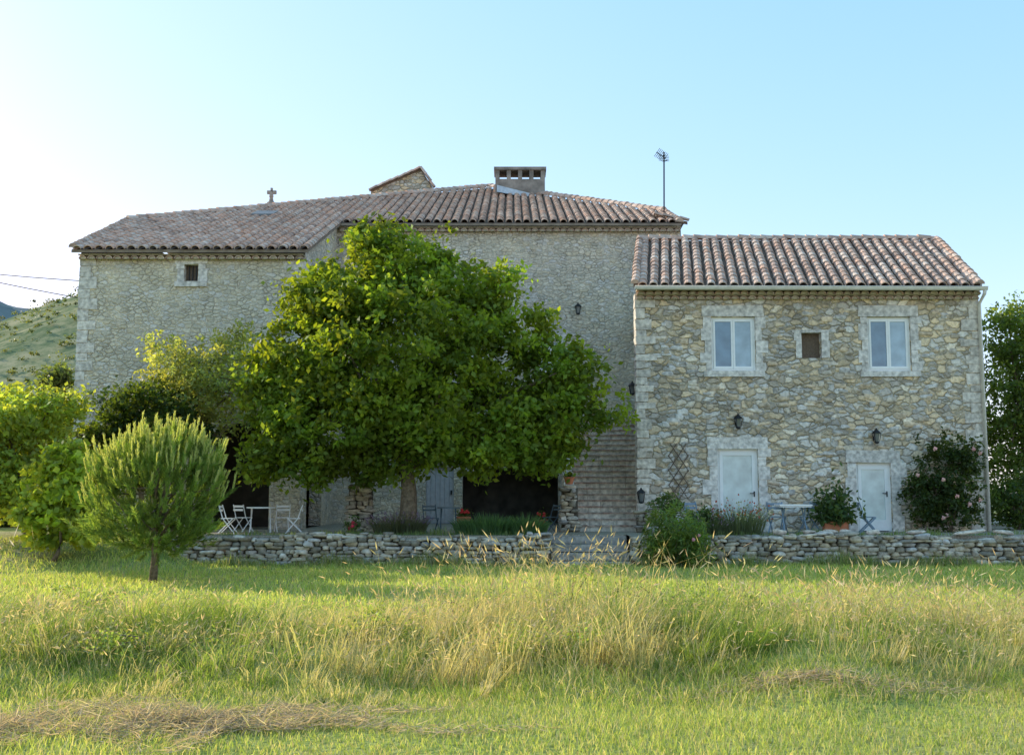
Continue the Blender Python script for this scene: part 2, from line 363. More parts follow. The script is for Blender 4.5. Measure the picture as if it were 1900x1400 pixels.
def tiles(mb,poly,y0,z0,tan,pitch=.32,r=.13,exp=.38,skew=0,rise=.02):
    c=1/math.sqrt(1+tan*tan); Nn=Vector((0,-tan*c,c)); Sd=Vector((skew,1,tan)).normalized()
    xs=[p[0] for p in poly]; ymx=max(p[1] for p in poly); ymn=min(p[1] for p in poly)
    x=min(xs)-skew*6+pitch*.5
    while x<max(xs)+1:
        col_j=U(-.012,.012); s=0; ph=U(-.02,.02)
        while True:
            yy=ymn+s*Sd.y
            if yy>ymx: break
            xx=x+(yy-ymn)*skew+col_j+U(-.008,.008)
            if inside(poly,xx,yy+.12) :
                base=Vector((xx,yy,z0+(yy-y0)*tan))+Nn*.015-Sd*(.07+ph)
                L0=.5; r0=r*U(.96,1.05); r1=r0*.86; tl=U(-.01,.01); vs=[]
                for (ss,rr,lift) in ((0,r0,rise+U(0,.008)),(L0,r1,0)):
                    for k in range(7):
                        q=math.pi*k/6
                        vs.append(base+Sd*ss+Vector((math.cos(q)*rr+(tl if ss==0 else 0),0,0))+Nn*(math.sin(q)*rr*.85+lift))
                for k in range(7):
                    q=math.pi*k/6; rr=r0*.84
                    vs.append(base+Vector((math.cos(q)*rr+tl,0,0))+Nn*(math.sin(q)*rr*.85+rise-.005))
                fs=[(k,k+1,8+k,7+k) for k in range(6)]+[(k,14+k,15+k,k+1) for k in range(6)]
                t=random.choice(TCOL); kk=U(.88,1.08); mb.add(vs,fs,(t[0]*kk,t[1]*kk,t[2]*kk))
            s+=exp+U(-.01,.01)
        x+=pitch
def caps(mb,p0,p1,r=.15,l=.42):
    p0=Vector(p0);p1=Vector(p1);d=p1-p0;n=max(1,int(d.length/(l*.85)));D=d.normalized();a=D.cross(Vector((0,0,1))).normalized();b=a.cross(D)
    for i in range(n):
        s=p0+d*(i/n)+Vector((U(-.015,.015),0,U(-.012,.012))); e=s+D*l; vs=[]
        for q_,rr,li in ((s,r,.02),(e,r*.85,0)):
            for k in range(7):
                q=math.pi*k/6; vs.append(q_+a*math.cos(q)*rr+b*(math.sin(q)*rr+li))
        t=random.choice(TCOL); mb.add(vs,[(k,k+1,8+k,7+k) for k in range(6)]+[(0,1,2,3,4,5,6)],t)
def genoise(mbt,mbm,x0,x1,ywall,ztop,rows=2,w=.22,h=.115,out=.15):
    for r in range(rows):
        zt=ztop-r*h*1.15; yo=ywall-out*(rows-r); n=int((x1-x0)/w)
        mbm.box(x0,x1,yo-.03,ywall-.003,zt-.03,zt)
        for i in range(n):
            cx=x0+(i+.5)*(x1-x0)/n; vs=[]
            for yy in (yo-.02,ywall-.004):
                for k in range(7):
                    q=math.pi*k/6; vs.append((cx+math.cos(q)*w*.47,yy,zt-.032-h+math.sin(q)*(h-.01)))
            for k in range(7):
                q=math.pi*k/6; vs.append((cx+math.cos(q)*w*.36,yo-.02,zt-.032-h+math.sin(q)*(h-.03)))
            t=random.choice(TCOL); mbt.add(vs,[(k,k+1,8+k,7+k) for k in range(6)]+[(k,14+k,15+k,k+1) for k in range(6)],tuple(c*1.1 for c in t))
            mbm.add([(cx+math.cos(math.pi*k/6)*w*.355,yo+.02,zt-.032-h+math.sin(math.pi*k/6)*(h-.031)) for k in range(7)],[(0,1,2,3,4,5,6)])
# ---------------------------------------------------------------- stone wing (right)
WY=30.0; SK=.147
wx0=X(1182,WY,750); wx1=X(1823,WY,750); wz1=Z(541,WY)
wing=thing('stone_cottage','two storey rubble stone house wing with white windows and red barrel tile roof','house',((wx0+wx1)/2,WY,TZ))
def R(px0,px1,py0,py1,D=WY):
    pm=(py0+py1)/2; return (X(px0,D,pm),X(px1,D,pm),Z(py1,D),Z(py0,D))
win1=R(1320,1402,588,688); win2=R(1610,1690,588,688); nich=R(1487,1524,617,664); dr1=R(1332,1408,832,990); dr2=R(1590,1655,858,990)
dr1=(dr1[0],dr1[1],TZ,dr1[3]); dr2=(dr2[0],dr2[1],TZ,dr2[3])
mb=MB(); wallh(mb,wx0,wx1,TZ-.1,wz1+.25,WY,.30,[(*win1,0),(*win2,0),(*nich,0),(*dr1,0),(*dr2,0)])
ry=34.2; rz=Z(445,34.1); ez=Z(531,29.6); wtan=(rz-ez)/(ry-29.6); by=38.6
def sx(x,y): return x+(y-WY)*SK
for x in (wx0,wx1):
    mb.poly([(x,WY,TZ-.1),(sx(x,by),by,TZ-.1),(sx(x,by),by,ez-.1),(sx(x,ry),ry,rz-.12),(x,WY,ez)])
mb.quad((sx(wx0,by),by,TZ),(sx(wx1,by),by,TZ),(sx(wx1,by),by,ez),(sx(wx0,by),by,ez))
mb.cur=1
def clear(x,z,m=.38):
    for a in (win1,win2,dr1,dr2): 
        if a[0]-m<x<a[1]+m and a[2]-m<z<a[3]+m: return False
    return not (nich[0]-.3<x<nich[1]+.3 and nich[2]-.2<z<nich[3]+.25)
for _ in range(480):
    x=U(wx0+.55,wx1-.55); z=U(TZ+.2,wz1-.5)
    if not clear(x,z): continue
    t=random.choice([(.76,.60,.42),(.60,.55,.49),(.84,.73,.59),(.66,.54,.40),(.74,.69,.63),(.82,.64,.44)]); k=U(.75,1.1)
    mb.rock((x,WY+.015,z),(U(.06,.19),U(.03,.05),U(.035,.085)),tuple(c*k for c in t),.5)
mb.build('wall',M['wing'],wing,mat2=M['tintstone'])
for side in (0,1):
    mb=MB(); z=TZ; i=side
    while z<wz1-.15:
        h=U(.16,.34); w=(.5 if i%2 else .28)*U(.75,1.2); k=U(.8,1.1); t=(.76*k,.68*k,.58*k); zt=min(z+h-.02,wz1-.05)
        if side==0: mb.box(wx0-.02,wx0+w,WY-.03,WY+.35,z,zt,.018,t)
        else: mb.box(wx1-w,wx1+.02,WY-.03,WY+.35,z,zt,.018,t)
        z+=h; i+=1
    mb.build('quoins',M['tintstone'],wing)
def surround(parent,o,top,side,bot,y=WY,name='stone_surround',alt=.10):
    mb=MB(); x0,x1,z0,z1=o
    def t(): k=U(.88,1.08); return (.80*k,.74*k,.67*k)
    mb.box(x0-side-.06,x1+side+.04,y-.035,y+.2,z1+.002,z1+top,.02,t())
    z=z0; i=0
    while z<z1-.02:
        h=min(U(.22,.5),z1-z)
        if z1-z-h<.12: h=z1-z
        for s in (0,1):
            e=side*U(.8,1.15)+(alt*U(.6,1.4) if (i+s)%2 else 0)
            if s==0: mb.box(x0-e,x0-.001,y-.03,y+.2,z+.004,z+h-.002,.008,t())
            else: mb.box(x1+.001,x1+e,y-.03,y+.2,z+.004,z+h-.002,.008,t())
        z+=h; i+=1
    if bot: mb.box(x0-side-.03,x1+side+.03,y-.07,y+.2,z0-bot,z0-.002,.006,t())
    return mb.build(name,M['tintstone'],parent)
def casement(parent,o,y,leafs=2,glass='glass',name='window'):
    x0,x1,z0,z1=o; f=MB(); w=.065
    f.box(x0,x1,y,y+.07,z0,z0+w); f.box(x0,x1,y,y+.07,z1-w,z1); f.box(x0,x0+w,y+.001,y+.069,z0+w,z1-w); f.box(x1-w,x1,y+.001,y+.069,z0+w,z1-w)
    r=f.build(name,M['white'],parent); inx0,inx1,inz0,inz1=x0+w,x1-w,z0+w,z1-w
    for i in range(leafs):
        a=inx0+(inx1-inx0)*i/leafs; b=inx0+(inx1-inx0)*(i+1)/leafs; c=MB(); s=.055
        c.box(a+.003,b-.003,y-.018,y+.04,inz0,inz0+s*1.3); c.box(a+.003,b-.003,y-.018,y+.04,inz1-s,inz1)
        c.box(a+.003,a+s,y-.017,y+.039,inz0+s*1.3,inz1-s); c.box(b-s,b-.003,y-.017,y+.039,inz0+s*1.3,inz1-s)
        c.build('casement',M['white'],r)
        g=MB(); g.quad((a+s,y+.01,inz0+s),(b-s,y+.01,inz0+s),(b-s,y+.01,inz1-s),(a+s,y+.01,inz1-s)); g.build('pane',M['glass' if i==0 else 'curtain'] if glass=='glass' else M[glass],r)
    return r
for w in (win1,win2):
    r=casement(wing,w,WY+.08); s=surround(wing,w,.32,.2,.16)
def gdoor(parent,o,y):
    x0,x1,z0,z1=o; f=MB(); w=.07
    f.box(x0,x1,y,y+.08,z1-w,z1); f.box(x0,x0+w,y,y+.08,z0,z1-w-.001); f.box(x1-w,x1,y,y+.08,z0,z1-w-.001)
    f.box(x0+w+.002,x1-w-.002,y-.02,y+.06,z0+.02,z0+.32); f.box(x0+w+.002,x1-w-.002,y-.02,y+.06,z1-w-.11,z1-w-.002)
    f.box(x0+w+.002,x0+w+.09,y-.019,y+.059,z0+.321,z1-w-.111); f.box(x1-w-.09,x1-w-.002,y-.019,y+.059,z0+.321,z1-w-.111)
    d=f.build('door',M['white'],parent)
    g=MB(); g.quad((x0+w+.08,y+.01,z0+.3),(x1-w-.08,y+.01,z0+.3),(x1-w-.08,y+.01,z1-w-.1),(x0+w+.08,y+.01,z1-w-.1)); g.build('pane',M['doorglass'],d)
    h=MB(); h.box(x1-w-.06,x1-w-.03,y-.05,y-.02,z0+.95,z0+1.1); h.box(x1-w-.17,x1-w-.035,y-.065,y-.05,z0+1.03,z0+1.055); h.build('handle',M['iron'],d)
gdoor(wing,dr1,WY+.09); gdoor(wing,dr2,WY+.09)
surround(wing,dr1,.32,.22,0,alt=.14); surround(wing,dr2,.34,.23,0,alt=.14)
s=surround(wing,nich,.09,.19,0,name='niche_surround',alt=.05)
mb=MB(); mb.box(nich[0]+.002,nich[1]-.002,WY+.2,WY+.24,nich[2]+.002,nich[3]-.002); mb.build('niche_panel',M['wood'],wing)
rp=[(sx(wx0-.05,29.6),29.6),(sx(wx1+.03,29.6),29.6),(sx(wx1+.03,ry),ry),(sx(wx0-.05,ry),ry)]
mb=MB()
def pl(p): return (p[0],p[1],ez+(p[1]-29.6)*wtan)
mb.poly([pl(p) for p in rp],TBASE)
bl=[(sx(wx0-.1,39),39),(sx(wx1+.12,39),39)]
mb.poly([pl(rp[3]),pl(rp[2]),(bl[1][0],39,ez),(bl[0][0],39,ez)],(.35,.25,.2))
mb.poly([(p[0],p[1],pl(p)[2]-.07) for p in rp],TBASE)
for a,b in ((0,1),(1,2),(3,0)): 
    A,B=pl(rp[a]),pl(rp[b]); mb.quad(A,B,(B[0],B[1],B[2]-.07),(A[0],A[1],A[2]-.07),(.35,.3,.25))
tiles(mb,rp,29.6,ez,wtan,skew=SK)
caps(mb,(rp[3][0],ry,rz+.03),(rp[2][0]-.3,ry,rz+.03),.15)
roof=mb.build('roof',M['tile'],wing)
for i,j,d in ((0,3,.06),(1,2,-.06)):
    mb=MB(); a=pl(rp[i]); b=pl(rp[j]); caps(mb,(a[0]+d,a[1],a[2]+.05),(b[0]+d,b[1],b[2]+.05),.13); mb.build('verge_tiles',M['tile'],roof)
t_,m_=MB(),MB(); genoise(t_,m_,wx0,wx1,WY,wz1+.02,2,.235,.10,.13); t_.build('eaves_tiles',M['tile'],wing); m_.build('eaves_mortar',M['mortar'],wing)
mb=MB(); gz=ez-.02; gy=29.5; n=9
for k in range(n-1):
    q0=math.pi*k/(n-1)+math.pi; q1=math.pi*(k+1)/(n-1)+math.pi
    mb.quad((wx0-.08,gy+math.cos(q0)*.075,gz+math.sin(q0)*.095),(wx1+.06,gy+math.cos(q0)*.075,gz-.02+math.sin(q0)*.095),(wx1+.06,gy+math.cos(q1)*.075,gz-.02+math.sin(q1)*.095),(wx0-.08,gy+math.cos(q1)*.075,gz+math.sin(q1)*.095))
mb.tube([(wx0-.08,gy-.075,gz),(wx1+.06,gy-.075,gz-.02)],.014,6)
mb.build('gutter',M['zinc'],wing,True)
mb=MB(); mb.tube([(wx1+.0,gy,gz-.08),(wx1+.0,gy+.05,gz-.2),(wx1+.0,WY-.08,gz-.42),(wx1+.0,WY-.08,TZ+.02)],.05,10); 
mb.build('downpipe',M['zinc'],wing,True)

# ---------------------------------------------------------------- farmhouse (left and centre)
AY=32.0; BY=37.9
ax0=X(147,AY,550); ax1=X(566,AY,460); bx1=6.0
ez1=Z(463,AY-.35); ez2=Z(414,BY-.35); TN=(ez2-ez1)/(BY-AY)
def mz(y): return ez1+(y-(AY-.35))*TN
farm=thing('stone_farmhouse','large old stone farmhouse with hipped barrel tile roof and small square window','house',(-3.5,AY,TZ))
sw=R(342,368,490,522,AY); arch=(X(392,AY,880),X(500,AY,880),TZ,Z(782,AY),.95)
mb=MB(); wallh(mb,ax0,ax1,TZ-.6,ez1-.1,AY,.35,[(*sw,0),arch])
wallh(mb,AY,BY,TZ-.1,ez1-.1,ax1,.4,[(33.0,35.6,TZ,TZ+2.6,.9)],swap=True)
mb.poly([(ax1,AY,ez1-.1),(ax1,BY,ez1-.1),(ax1,BY,mz(BY)-.05),(ax1,AY,mz(AY)-.05)])
md=R(790,842,866,975,BY); md=(md[0],md[1],TZ,md[3]); ma=(X(858,BY,920),X(1036,BY,920),TZ,Z(868,BY),.3); mw=R(1002,1040,628,690,BY)
fw=R(760,800,560,640,BY)
wallh(mb,ax1,bx1,TZ-.1,mz(BY)-.05,BY,.4,[(*md,0),ma,(*mw,0),(*fw,0)])
ly=40.0; lx=ax0-.6
mb.quad((ax0,AY,TZ-.6),(lx,ly,TZ-.6),(lx,ly,mz(ly-3)),(ax0,AY,mz(AY)-.05)); mb.quad((lx,ly,TZ-.6),(lx,56,TZ-.6),(lx,56,mz(37)),(lx,ly,mz(37)))
mb.quad((bx1,BY,TZ),(bx1,56,TZ),(bx1,56,mz(39.5)),(bx1,BY,mz(BY)-.05)); mb.quad((lx,56,TZ-.6),(bx1,56,TZ-.6),(bx1,56,mz(39)),(lx,56,mz(37)))
mb.build('wall',M['main'],farm)
for s in (0,1):
    mb=MB(); z=TZ+(5 if s else 0); i=0
    while z<ez1-.3:
        h=U(.22,.38); w=(.55 if i%2 else .32)*U(.8,1.15); k=U(.88,1.08); t=(.76*k,.70*k,.61*k)
        if s==0: mb.box(ax0-.02,ax0+w,AY-.025,AY+.3,z,z+h-.015,.012,t)
        else: mb.box(ax1-w,ax1+.025,AY-.025,AY+w*.8,z,z+h-.015,.01,t)
        z+=h; i+=1
    mb.build('quoins',M['tintstone'],farm)
surround(farm,sw,.24,.24,.16,AY,'stone_surround',.05)
f=MB(); x0,x1,z0,z1=sw
f.box(x0,x1,AY+.2,AY+.25,z0,z1); w_=f.build('window',M['wood'],farm)
g=MB(); 
for k in range(3): xx=x0+(x1-x0)*(k+1)/4; g.box(xx-.012,xx+.012,AY+.15,AY+.17,z0+.002,z1-.002)
g.build('window_bars',M['iron'],w_)
def voussoir(parent,h,y,wd=.3,n=15):
    mb=MB(); cx=(h[0]+h[1])/2; a=(h[1]-h[0])/2; b=h[4]; zc=h[3]-b
    for k in range(n):
        q0=math.pi*k/n+.012; q1=math.pi*(k+1)/n-.012; kk=U(.85,1.1); vs=[]
        for yy in (y-.03,y+.2):
            for q,e in ((q0,0),(q0,wd),(q1,wd),(q1,0)): vs.append((cx+math.cos(q)*(a+e),yy,zc+math.sin(q)*(b+e)))
        mb.add(vs,[(0,1,2,3),(0,1,5,4),(1,2,6,5),(2,3,7,6),(3,0,4,7)],(.72*kk,.67*kk,.58*kk))
    return mb.build('arch_surround',M['tintstone'],parent)
voussoir(farm,arch,AY)
mb=MB(); n=6
for k in range(n): a=md[0]+(md[1]-md[0])*k/n; b=md[0]+(md[1]-md[0])*(k+1)/n; mb.box(a+.006,b-.006,BY+.12+U(0,.006),BY+.16,TZ+.01,md[3]-.01)
mb.box(md[0]+.02,md[1]-.02,BY+.165,BY+.18,TZ+.01,md[3]-.01)
d=mb.build('door',M['doorgrey'],farm); h=MB(); h.box(md[1]-.12,md[1]-.07,BY+.07,BY+.12,TZ+1,TZ+1.15); h.build('handle',M['iron'],d)
casement(farm,mw,BY+.15); surround(farm,mw,.22,.18,.12,BY); casement(farm,fw,BY+.15); surround(farm,fw,.25,.2,.14,BY)
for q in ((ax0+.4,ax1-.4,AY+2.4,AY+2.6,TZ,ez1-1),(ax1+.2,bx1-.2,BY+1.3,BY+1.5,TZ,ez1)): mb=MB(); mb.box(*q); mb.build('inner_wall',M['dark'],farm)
Cx,Cy=X(905,50,350),50.0; Bx,By=X(238,BY,415),BY; Ex,Ey=bx1-.4,40.5
rpoly=[(ax0-.15,AY-.35),(ax1+.15,AY-.35),(ax1+.15,BY-.35),(bx1,BY-.35),(bx1-.2,Ey),(Cx,Cy),(Bx,By)]
mb=MB(); 
def ml(p,d=0): return (p[0],p[1],mz(p[1])+d)
mb.poly([ml(p) for p in rpoly],TBASE); mb.poly([ml(p,-.09) for p in rpoly],TBASE)
for i in range(len(rpoly)): A,B=ml(rpoly[i]),ml(rpoly[(i+1)%len(rpoly)]); mb.quad(A,B,(B[0],B[1],B[2]-.09),(A[0],A[1],A[2]-.09),(.28,.22,.17))
mb.poly([ml((Bx,By)),ml((Cx,Cy)),(lx-.2,56,mz(36.5))],(.3,.22,.18))
mb.poly([ml((Cx,Cy)),(bx1+.5,56,mz(38)),(lx-.2,56,mz(36.5))],(.3,.22,.18))
mb.poly([ml((Cx,Cy)),ml((bx1-.2,Ey)),(bx1+.6,Ey,mz(Ey)-.35),(bx1+.6,56,mz(38))],(.3,.22,.18))
tiles(mb,rpoly,AY-.35,ez1,TN)
caps(mb,ml((Bx,By),.05),ml((Cx,Cy),.05),.17); caps(mb,ml((bx1-.2,Ey),.05),ml((Cx,Cy),.05),.17); caps(mb,ml((ax0-.1,AY-.35),.04),ml((Bx,By),.04),.14)
caps(mb,ml((bx1-.05,BY-.35),.04),ml((bx1-.2,Ey),.04),.14)
froof=mb.build('roof',M['tile'],farm)
for (ga,gb,gy_,gz_) in ((ax0,ax1,AY,ez1),(ax1+.1,bx1,BY,ez2)):
    t_,m_=MB(),MB(); genoise(t_,m_,ga,gb,gy_,gz_-.1,1,.25,.11,.2); t_.build('eaves_tiles',M['tile'],farm); m_.build('eaves_mortar',M['mortar'],farm)
mb=MB(); p0=P(1205,440,38.6); p1=P(1268,412,38.6)
mb.box(p0[0],p1[0]-.1,38.6,40,p0[2]-.6,p1[2]-.12); mb.build('gable_stub',M['wood'],farm)
mb=MB(); mb.poly([(p0[0],38.3,Z(398,38.3)),(p1[0]+.1,38.3,Z(411,38.3)),(p1[0]+.1,40.6,Z(411,38.3)+.3),(p0[0],40.6,Z(398,38.3)+.5)],(.3,.2,.15)); mb.poly([(p0[0],38.3,Z(402,38.3)),(p1[0]+.1,38.3,Z(417,38.3)),(p1[0]+.1,38.3,Z(411,38.3)),(p0[0],38.3,Z(398,38.3))],(.25,.17,.13))
caps(mb,(p0[0]+.1,38.2,Z(399,38.3)),(p1[0]+.1,38.2,Z(411,38.3)),.1,.35); mb.build('roof_overhang',M['tile'],froof)
cD=46.5; c0=P(919,368,cD); c1=P(1011,310,cD); mb=MB(); w=c1[0]-c0[0]; zt=c1[2]
zo=Z(332,cD); mb.box(c0[0],c1[0],cD,cD+1.1,mz(cD)-.6,zo); mb.build('chimney',M['render'],froof)
mb=MB(); mb.box(c0[0]-.06,c1[0]+.06,cD-.06,cD+1.16,zt-.13,zt); mb.build('chimney_cap',M['render'],froof)
for k in range(5):
    mb=MB(); xx=c0[0]+.09+(w-.18)*k/4
    mb.box(xx-.09,xx+.09,cD+.003,cD+1.09,zo+.002,zt-.132); mb.build('chimney_pier',M['render'],froof)
mb=MB(); a=P(922,343,cD-.05); b=P(1009,365,cD-.05); mb.quad((a[0],a[1],a[2]),(b[0],b[1],b[2]),(b[0],b[1],b[2]-.14),(a[0],a[1],a[2]-.3)); mb.quad((a[0],a[1],a[2]-.3),(b[0],b[1],b[2]-.14),(b[0],b[1]-.5,b[2]-.3),(a[0],a[1]-.5,a[2]-.45)); mb.build('flashing',M['flash'],froof)
gD=48.5; pa=P(688,356,gD); pk=P(781,316,gD); pb=P(804,352,gD); mb=MB()
mb.poly([(pa[0],gD,pa[2]-1),(pb[0],gD,pb[2]-1),(pb[0],gD,pb[2]),(pk[0],gD,pk[2]),(pa[0],gD,pa[2])]); mb.quad((pb[0],gD,pb[2]-1),(pb[0],gD+3,pb[2]-1),(pb[0],gD+3,pb[2]),(pb[0],gD,pb[2]))
mb.build('rear_gable',M['wing'],farm)
mb=MB(); 
for a,b in ((pa,pk),(pk,pb)): mb.quad((a[0],gD-.2,a[2]+.02),(b[0],gD-.2,b[2]+.02),(b[0],gD+3,b[2]+.02),(a[0],gD+3,a[2]+.02),(.26,.21,.18)); caps(mb,(b[0],gD-.1,b[2]+.05),(a[0],gD-.1,a[2]+.05),.13)
mb.build('rear_roof',M['tile'],farm)
mb=MB(); sl=.9; q=P(490,406,39.3)
A=Vector((q[0]-.4,39.0,mz(39.0)+.16)); mb.quad(A,A+Vector((.8,0,0)),A+Vector((.8,sl,sl*TN)),A+Vector((0,sl,sl*TN))); 
for k in (0,1): B=A+Vector((.8*k,0,0)); mb.quad(B,B+Vector((0,sl,sl*TN)),B+Vector((0,sl,sl*TN-.2)),B+Vector((0,0,-.2)))
mb.quad(A,A+Vector((.8,0,0)),A+Vector((.8,0,-.2)),A+Vector((0,0,-.2))); mb.build('skylight',M['skyglass'],froof)
fD=42.6; q=P(503,384,fD); z0=mz(fD)-.1; mb=MB()
mb.lathe((q[0],fD,z0),[(.22,0),(.17,.25),(.1,.3),(.07,.45),(.09,.5),(.06,.72)],10); mb.box(q[0]-.17,q[0]+.2,fD-.05,fD+.05,Z(360,fD),Z(354,fD)); mb.box(q[0]-.03,q[0]+.05,fD-.05,fD+.05,z0+.6,Z(349,fD))
tag(mb.build('roof_finial',M['render']),'small weathered stone cross finial on the left hip of the farmhouse roof','finial')
aD=39.6; b0=P(1232,405,aD); t0=P(1232,283,aD); ant=thing('television_antenna','thin television aerial on a tall pole above the farmhouse roof corner','antenna',(b0[0],aD,b0[2]-.3))
mb=MB(); mb.tube([(b0[0],aD,b0[2]-.3),(t0[0],aD,t0[2])],.03,6); mb.build('pole',M['iron'],ant)
mb=MB(); tz=t0[2]
mb.tube([(t0[0]-.3,aD-.15,tz-.04),(t0[0]+.12,aD+.4,tz-.1)],.018,5)
for k in range(7):
    s=k/6; cx=t0[0]-.28+.38*s; cy=aD-.14+.5*s; mb.tube([(cx-.1,cy+.06,tz-.04-.05*s-.14),(cx+.1,cy-.06,tz-.04-.05*s+.14)],.012,4)
mb.tube([(t0[0]-.02,aD,tz-.35),(t0[0]+.12,aD,tz-.3)],.02,4)
for k in range(4): mb.tube([(t0[0]-.2,aD,tz-.3+.06*k),(t0[0]+.2,aD+.1,tz-.3+.06*k)],.009,4)
mb.build('aerial',M['iron'],ant)
for k,(a,b,l) in enumerate((((-40,490,34),(150,521,32.2),'thin black overhead cable reaching the farmhouse corner, the upper one'),((-40,500,33),(148,553,32.2),'thin black overhead cable reaching the farmhouse corner, the lower one'))):
    A=Vector(P(*a)); B=Vector(P(*b)); A=A+(A-B)*2; mb=MB(); mb.tube([A.lerp(B,i/12)-Vector((0,0,math.sin(math.pi*i/12)*.3)) for i in range(13)],.014,5)
    tag(mb.build('overhead_cable',M['iron']),l,'cable')

# ---------------------------------------------------------------- staircase
stx0=X(1073,30,900); stx1=wx0-.03
stair=thing('stone_staircase','steep stone staircase with terracotta edged steps beside the house wing','staircase',((stx0+stx1)/2,30,TZ))
ns=20; rs=.172; tr=.285
for i in range(ns):
    y0=30.15+i*tr; z0=TZ+i*rs; m=MB(); xr=stx1+(y0-30)*SK
    nbk=5
    for b in range(nbk):
        k=U(.85,1.05); a0=stx0+(xr-.02-stx0)*b/nbk; a1=stx0+(xr-.02-stx0)*(b+1)/nbk
        m.box(a0+.004,a1-.004,y0+.03+U(0,.015),y0+tr+.3,z0+.001-(.4 if i else 0),z0+rs-.045,0,(.86*k,.78*k,.66*k))
    s=m.build('step',M['tintstone'],stair)
    m=MB(); nb=7
    for b in range(nb):
        k=U(.8,1.15); t=random.choice([(.52,.34,.26),(.58,.44,.35),(.52,.40,.32)]); a0=stx0+(xr-.02-stx0)*b/nb; a1=stx0+(xr-.02-stx0)*(b+1)/nb
        m.box(a0+.006,a1-.006,y0-.01+U(-.01,.01),y0+tr+.03,z0+rs-.043,z0+rs-.003+U(-.004,.003),0,tuple(c*k for c in t))
    m.build('step_edging',M['tintstone'],s)
mb=MB(); ye=30.15+ns*tr; ze=TZ+ns*rs
mb.box(stx0-2.2,stx1+1.0,ye+.03,BY-.01,ze-.25,ze); mb.build('landing',M['mortar'],stair)
mb=MB(); w=.3
mb.poly([(stx0-w,30.3,TZ),(stx0-w,ye,TZ),(stx0-w,ye,ze+.1),(stx0-w,30.3,TZ+.3)]); mb.poly([(stx0-.003,30.3,TZ),(stx0-.003,ye,TZ),(stx0-.003,ye,ze+.1),(stx0-.003,30.3,TZ+.3)])
mb.quad((stx0-w,30.3,TZ+.3),(stx0-.003,30.3,TZ+.3),(stx0-.003,ye,ze+.1),(stx0-w,ye,ze+.1)); mb.quad((stx0-w,30.3,TZ),(stx0-.003,30.3,TZ),(stx0-.003,30.3,TZ+.3),(stx0-w,30.3,TZ+.3)); mb.build('side_wall',M['wing'],stair)

# ---------------------------------------------------------------- dry stone walls, pillars
SC=[(.58,.50,.39),(.49,.44,.36),(.64,.56,.44),(.38,.34,.27),(.58,.48,.34),(.68,.61,.51),(.48,.40,.29),(.54,.50,.45)]
def drystone(name,label,x0,x1,y,z0f,z1f,thick=.4,cat='wall',big=1.0):
    mb=MB()
    fn=z1f if callable(z1f) else (lambda x:z1f)
    z=z0f; zmax=max(fn(x0+(x1-x0)*i/20) for i in range(21))
    while z<zmax:
        h=U(.07,.13)*big; s=x0+U(-.15,0)
        while s<x1:
            l=U(.10,.40); c=s+l/2; zt=fn(c); hh=h*U(.85,1.3)
            if x0<=c<=x1 and z+h*.5<zt:
                k=U(.6,1.12); col=random.choice(SC)
                mb.rock((c,y+U(-.05,.04)+.06,z+h/2+U(-.02,.02)),(l*.51,U(.13,.18),hh*.55),tuple(q*k for q in col),U(.42,.7))
            s+=l
        z+=h*.98
    zc=min(fn(x0+(x1-x0)*i/20) for i in range(21))-.04
    mb.box(x0,x1,y+.12,y+thick,z0f,zc,0,(.14,.12,.09))
    s=x0
    while s<x1:
        l=U(.15,.5)
        if s+l/2<x1 and random.random()<.7: k=U(.7,1.12); col=random.choice(SC); mb.rock((s+l/2,y+.2+U(-.05,.05),fn(s)+U(-.04,.01)),(l*.5,.2,U(.03,.06)),tuple(q*k for q in col),.55)
        s+=l
    return tag(mb.build(name,M['tintstone'],smooth=True),label,cat)
drystone('retaining_wall','low dry stone retaining wall running left from the terrace steps',-8.4,.9,26.75,.05,lambda x:TZ+.0+.05*math.sin(x*1.1)+.04*math.sin(x*3.3))
drystone('retaining_wall','low dry stone retaining wall running right below the house wing',2.95,16,26.5,.05,lambda x:TZ+.0+.06*math.sin(x*.9+1)+.04*math.sin(x*2.7))
drystone('stone_pillar','squat rough stone pillar under the big tree',X(648,29.6),X(690,29.6),29.6,TZ,Z(896,29.6),.5,'pillar')
drystone('stone_pillar','pale stone pillar at foot of the staircase carrying a flower pot',X(1042,29.7),X(1072,29.7),29.7,TZ,Z(902,29.7),.4,'pillar')
drystone('stone_pillar','short stone post right of the staircase foot with a lantern on top',X(1181,29.4),X(1206,29.4),29.4,TZ,Z(948,29.4),.3,'pillar')
for i,(px,py,w) in enumerate(((1447,997,16),(1502,995,15),(1542,998,18),(1570,999,12),(1620,1000,14),(1700,998,22),(1800,988,34),(1862,996,20))):
    q=P(px,py,27.0); mb=MB(); k=U(.9,1.15); mb.rock((q[0],27.0,TZ+.09),(w/74.*.8,.15,U(.05,.08)),(.66*k,.57*k,.46*k),.65)
    o=mb.build('loose_stone',M['tintstone'],smooth=True)
    tag(o,['rounded ochre stone on wall by the bistro table','boulder on the wall below the blue bistro chairs','wide stone on wall left of the terracotta trough','small stone on wall below the terracotta trough','small pale stone on wall below the narrow door','low flat stone on wall below the rose bush','longest flat stone on the wall, below the downpipe','rightmost loose stone on the retaining wall'][i],'stone')
ts=thing('terrace_steps','short flight of blue grey stone steps up to the terrace','steps',(1.93,27,.1))
for i in range(4):
    m=MB(); k=U(.85,1.1); m.box(.97,2.88,26.62+i*.32,27.95,.08+i*.19,.08+i*.19+.17+.003*i,.008,(.42*k,.38*k,.34*k)); m.build('step',M['tintstone'],ts)
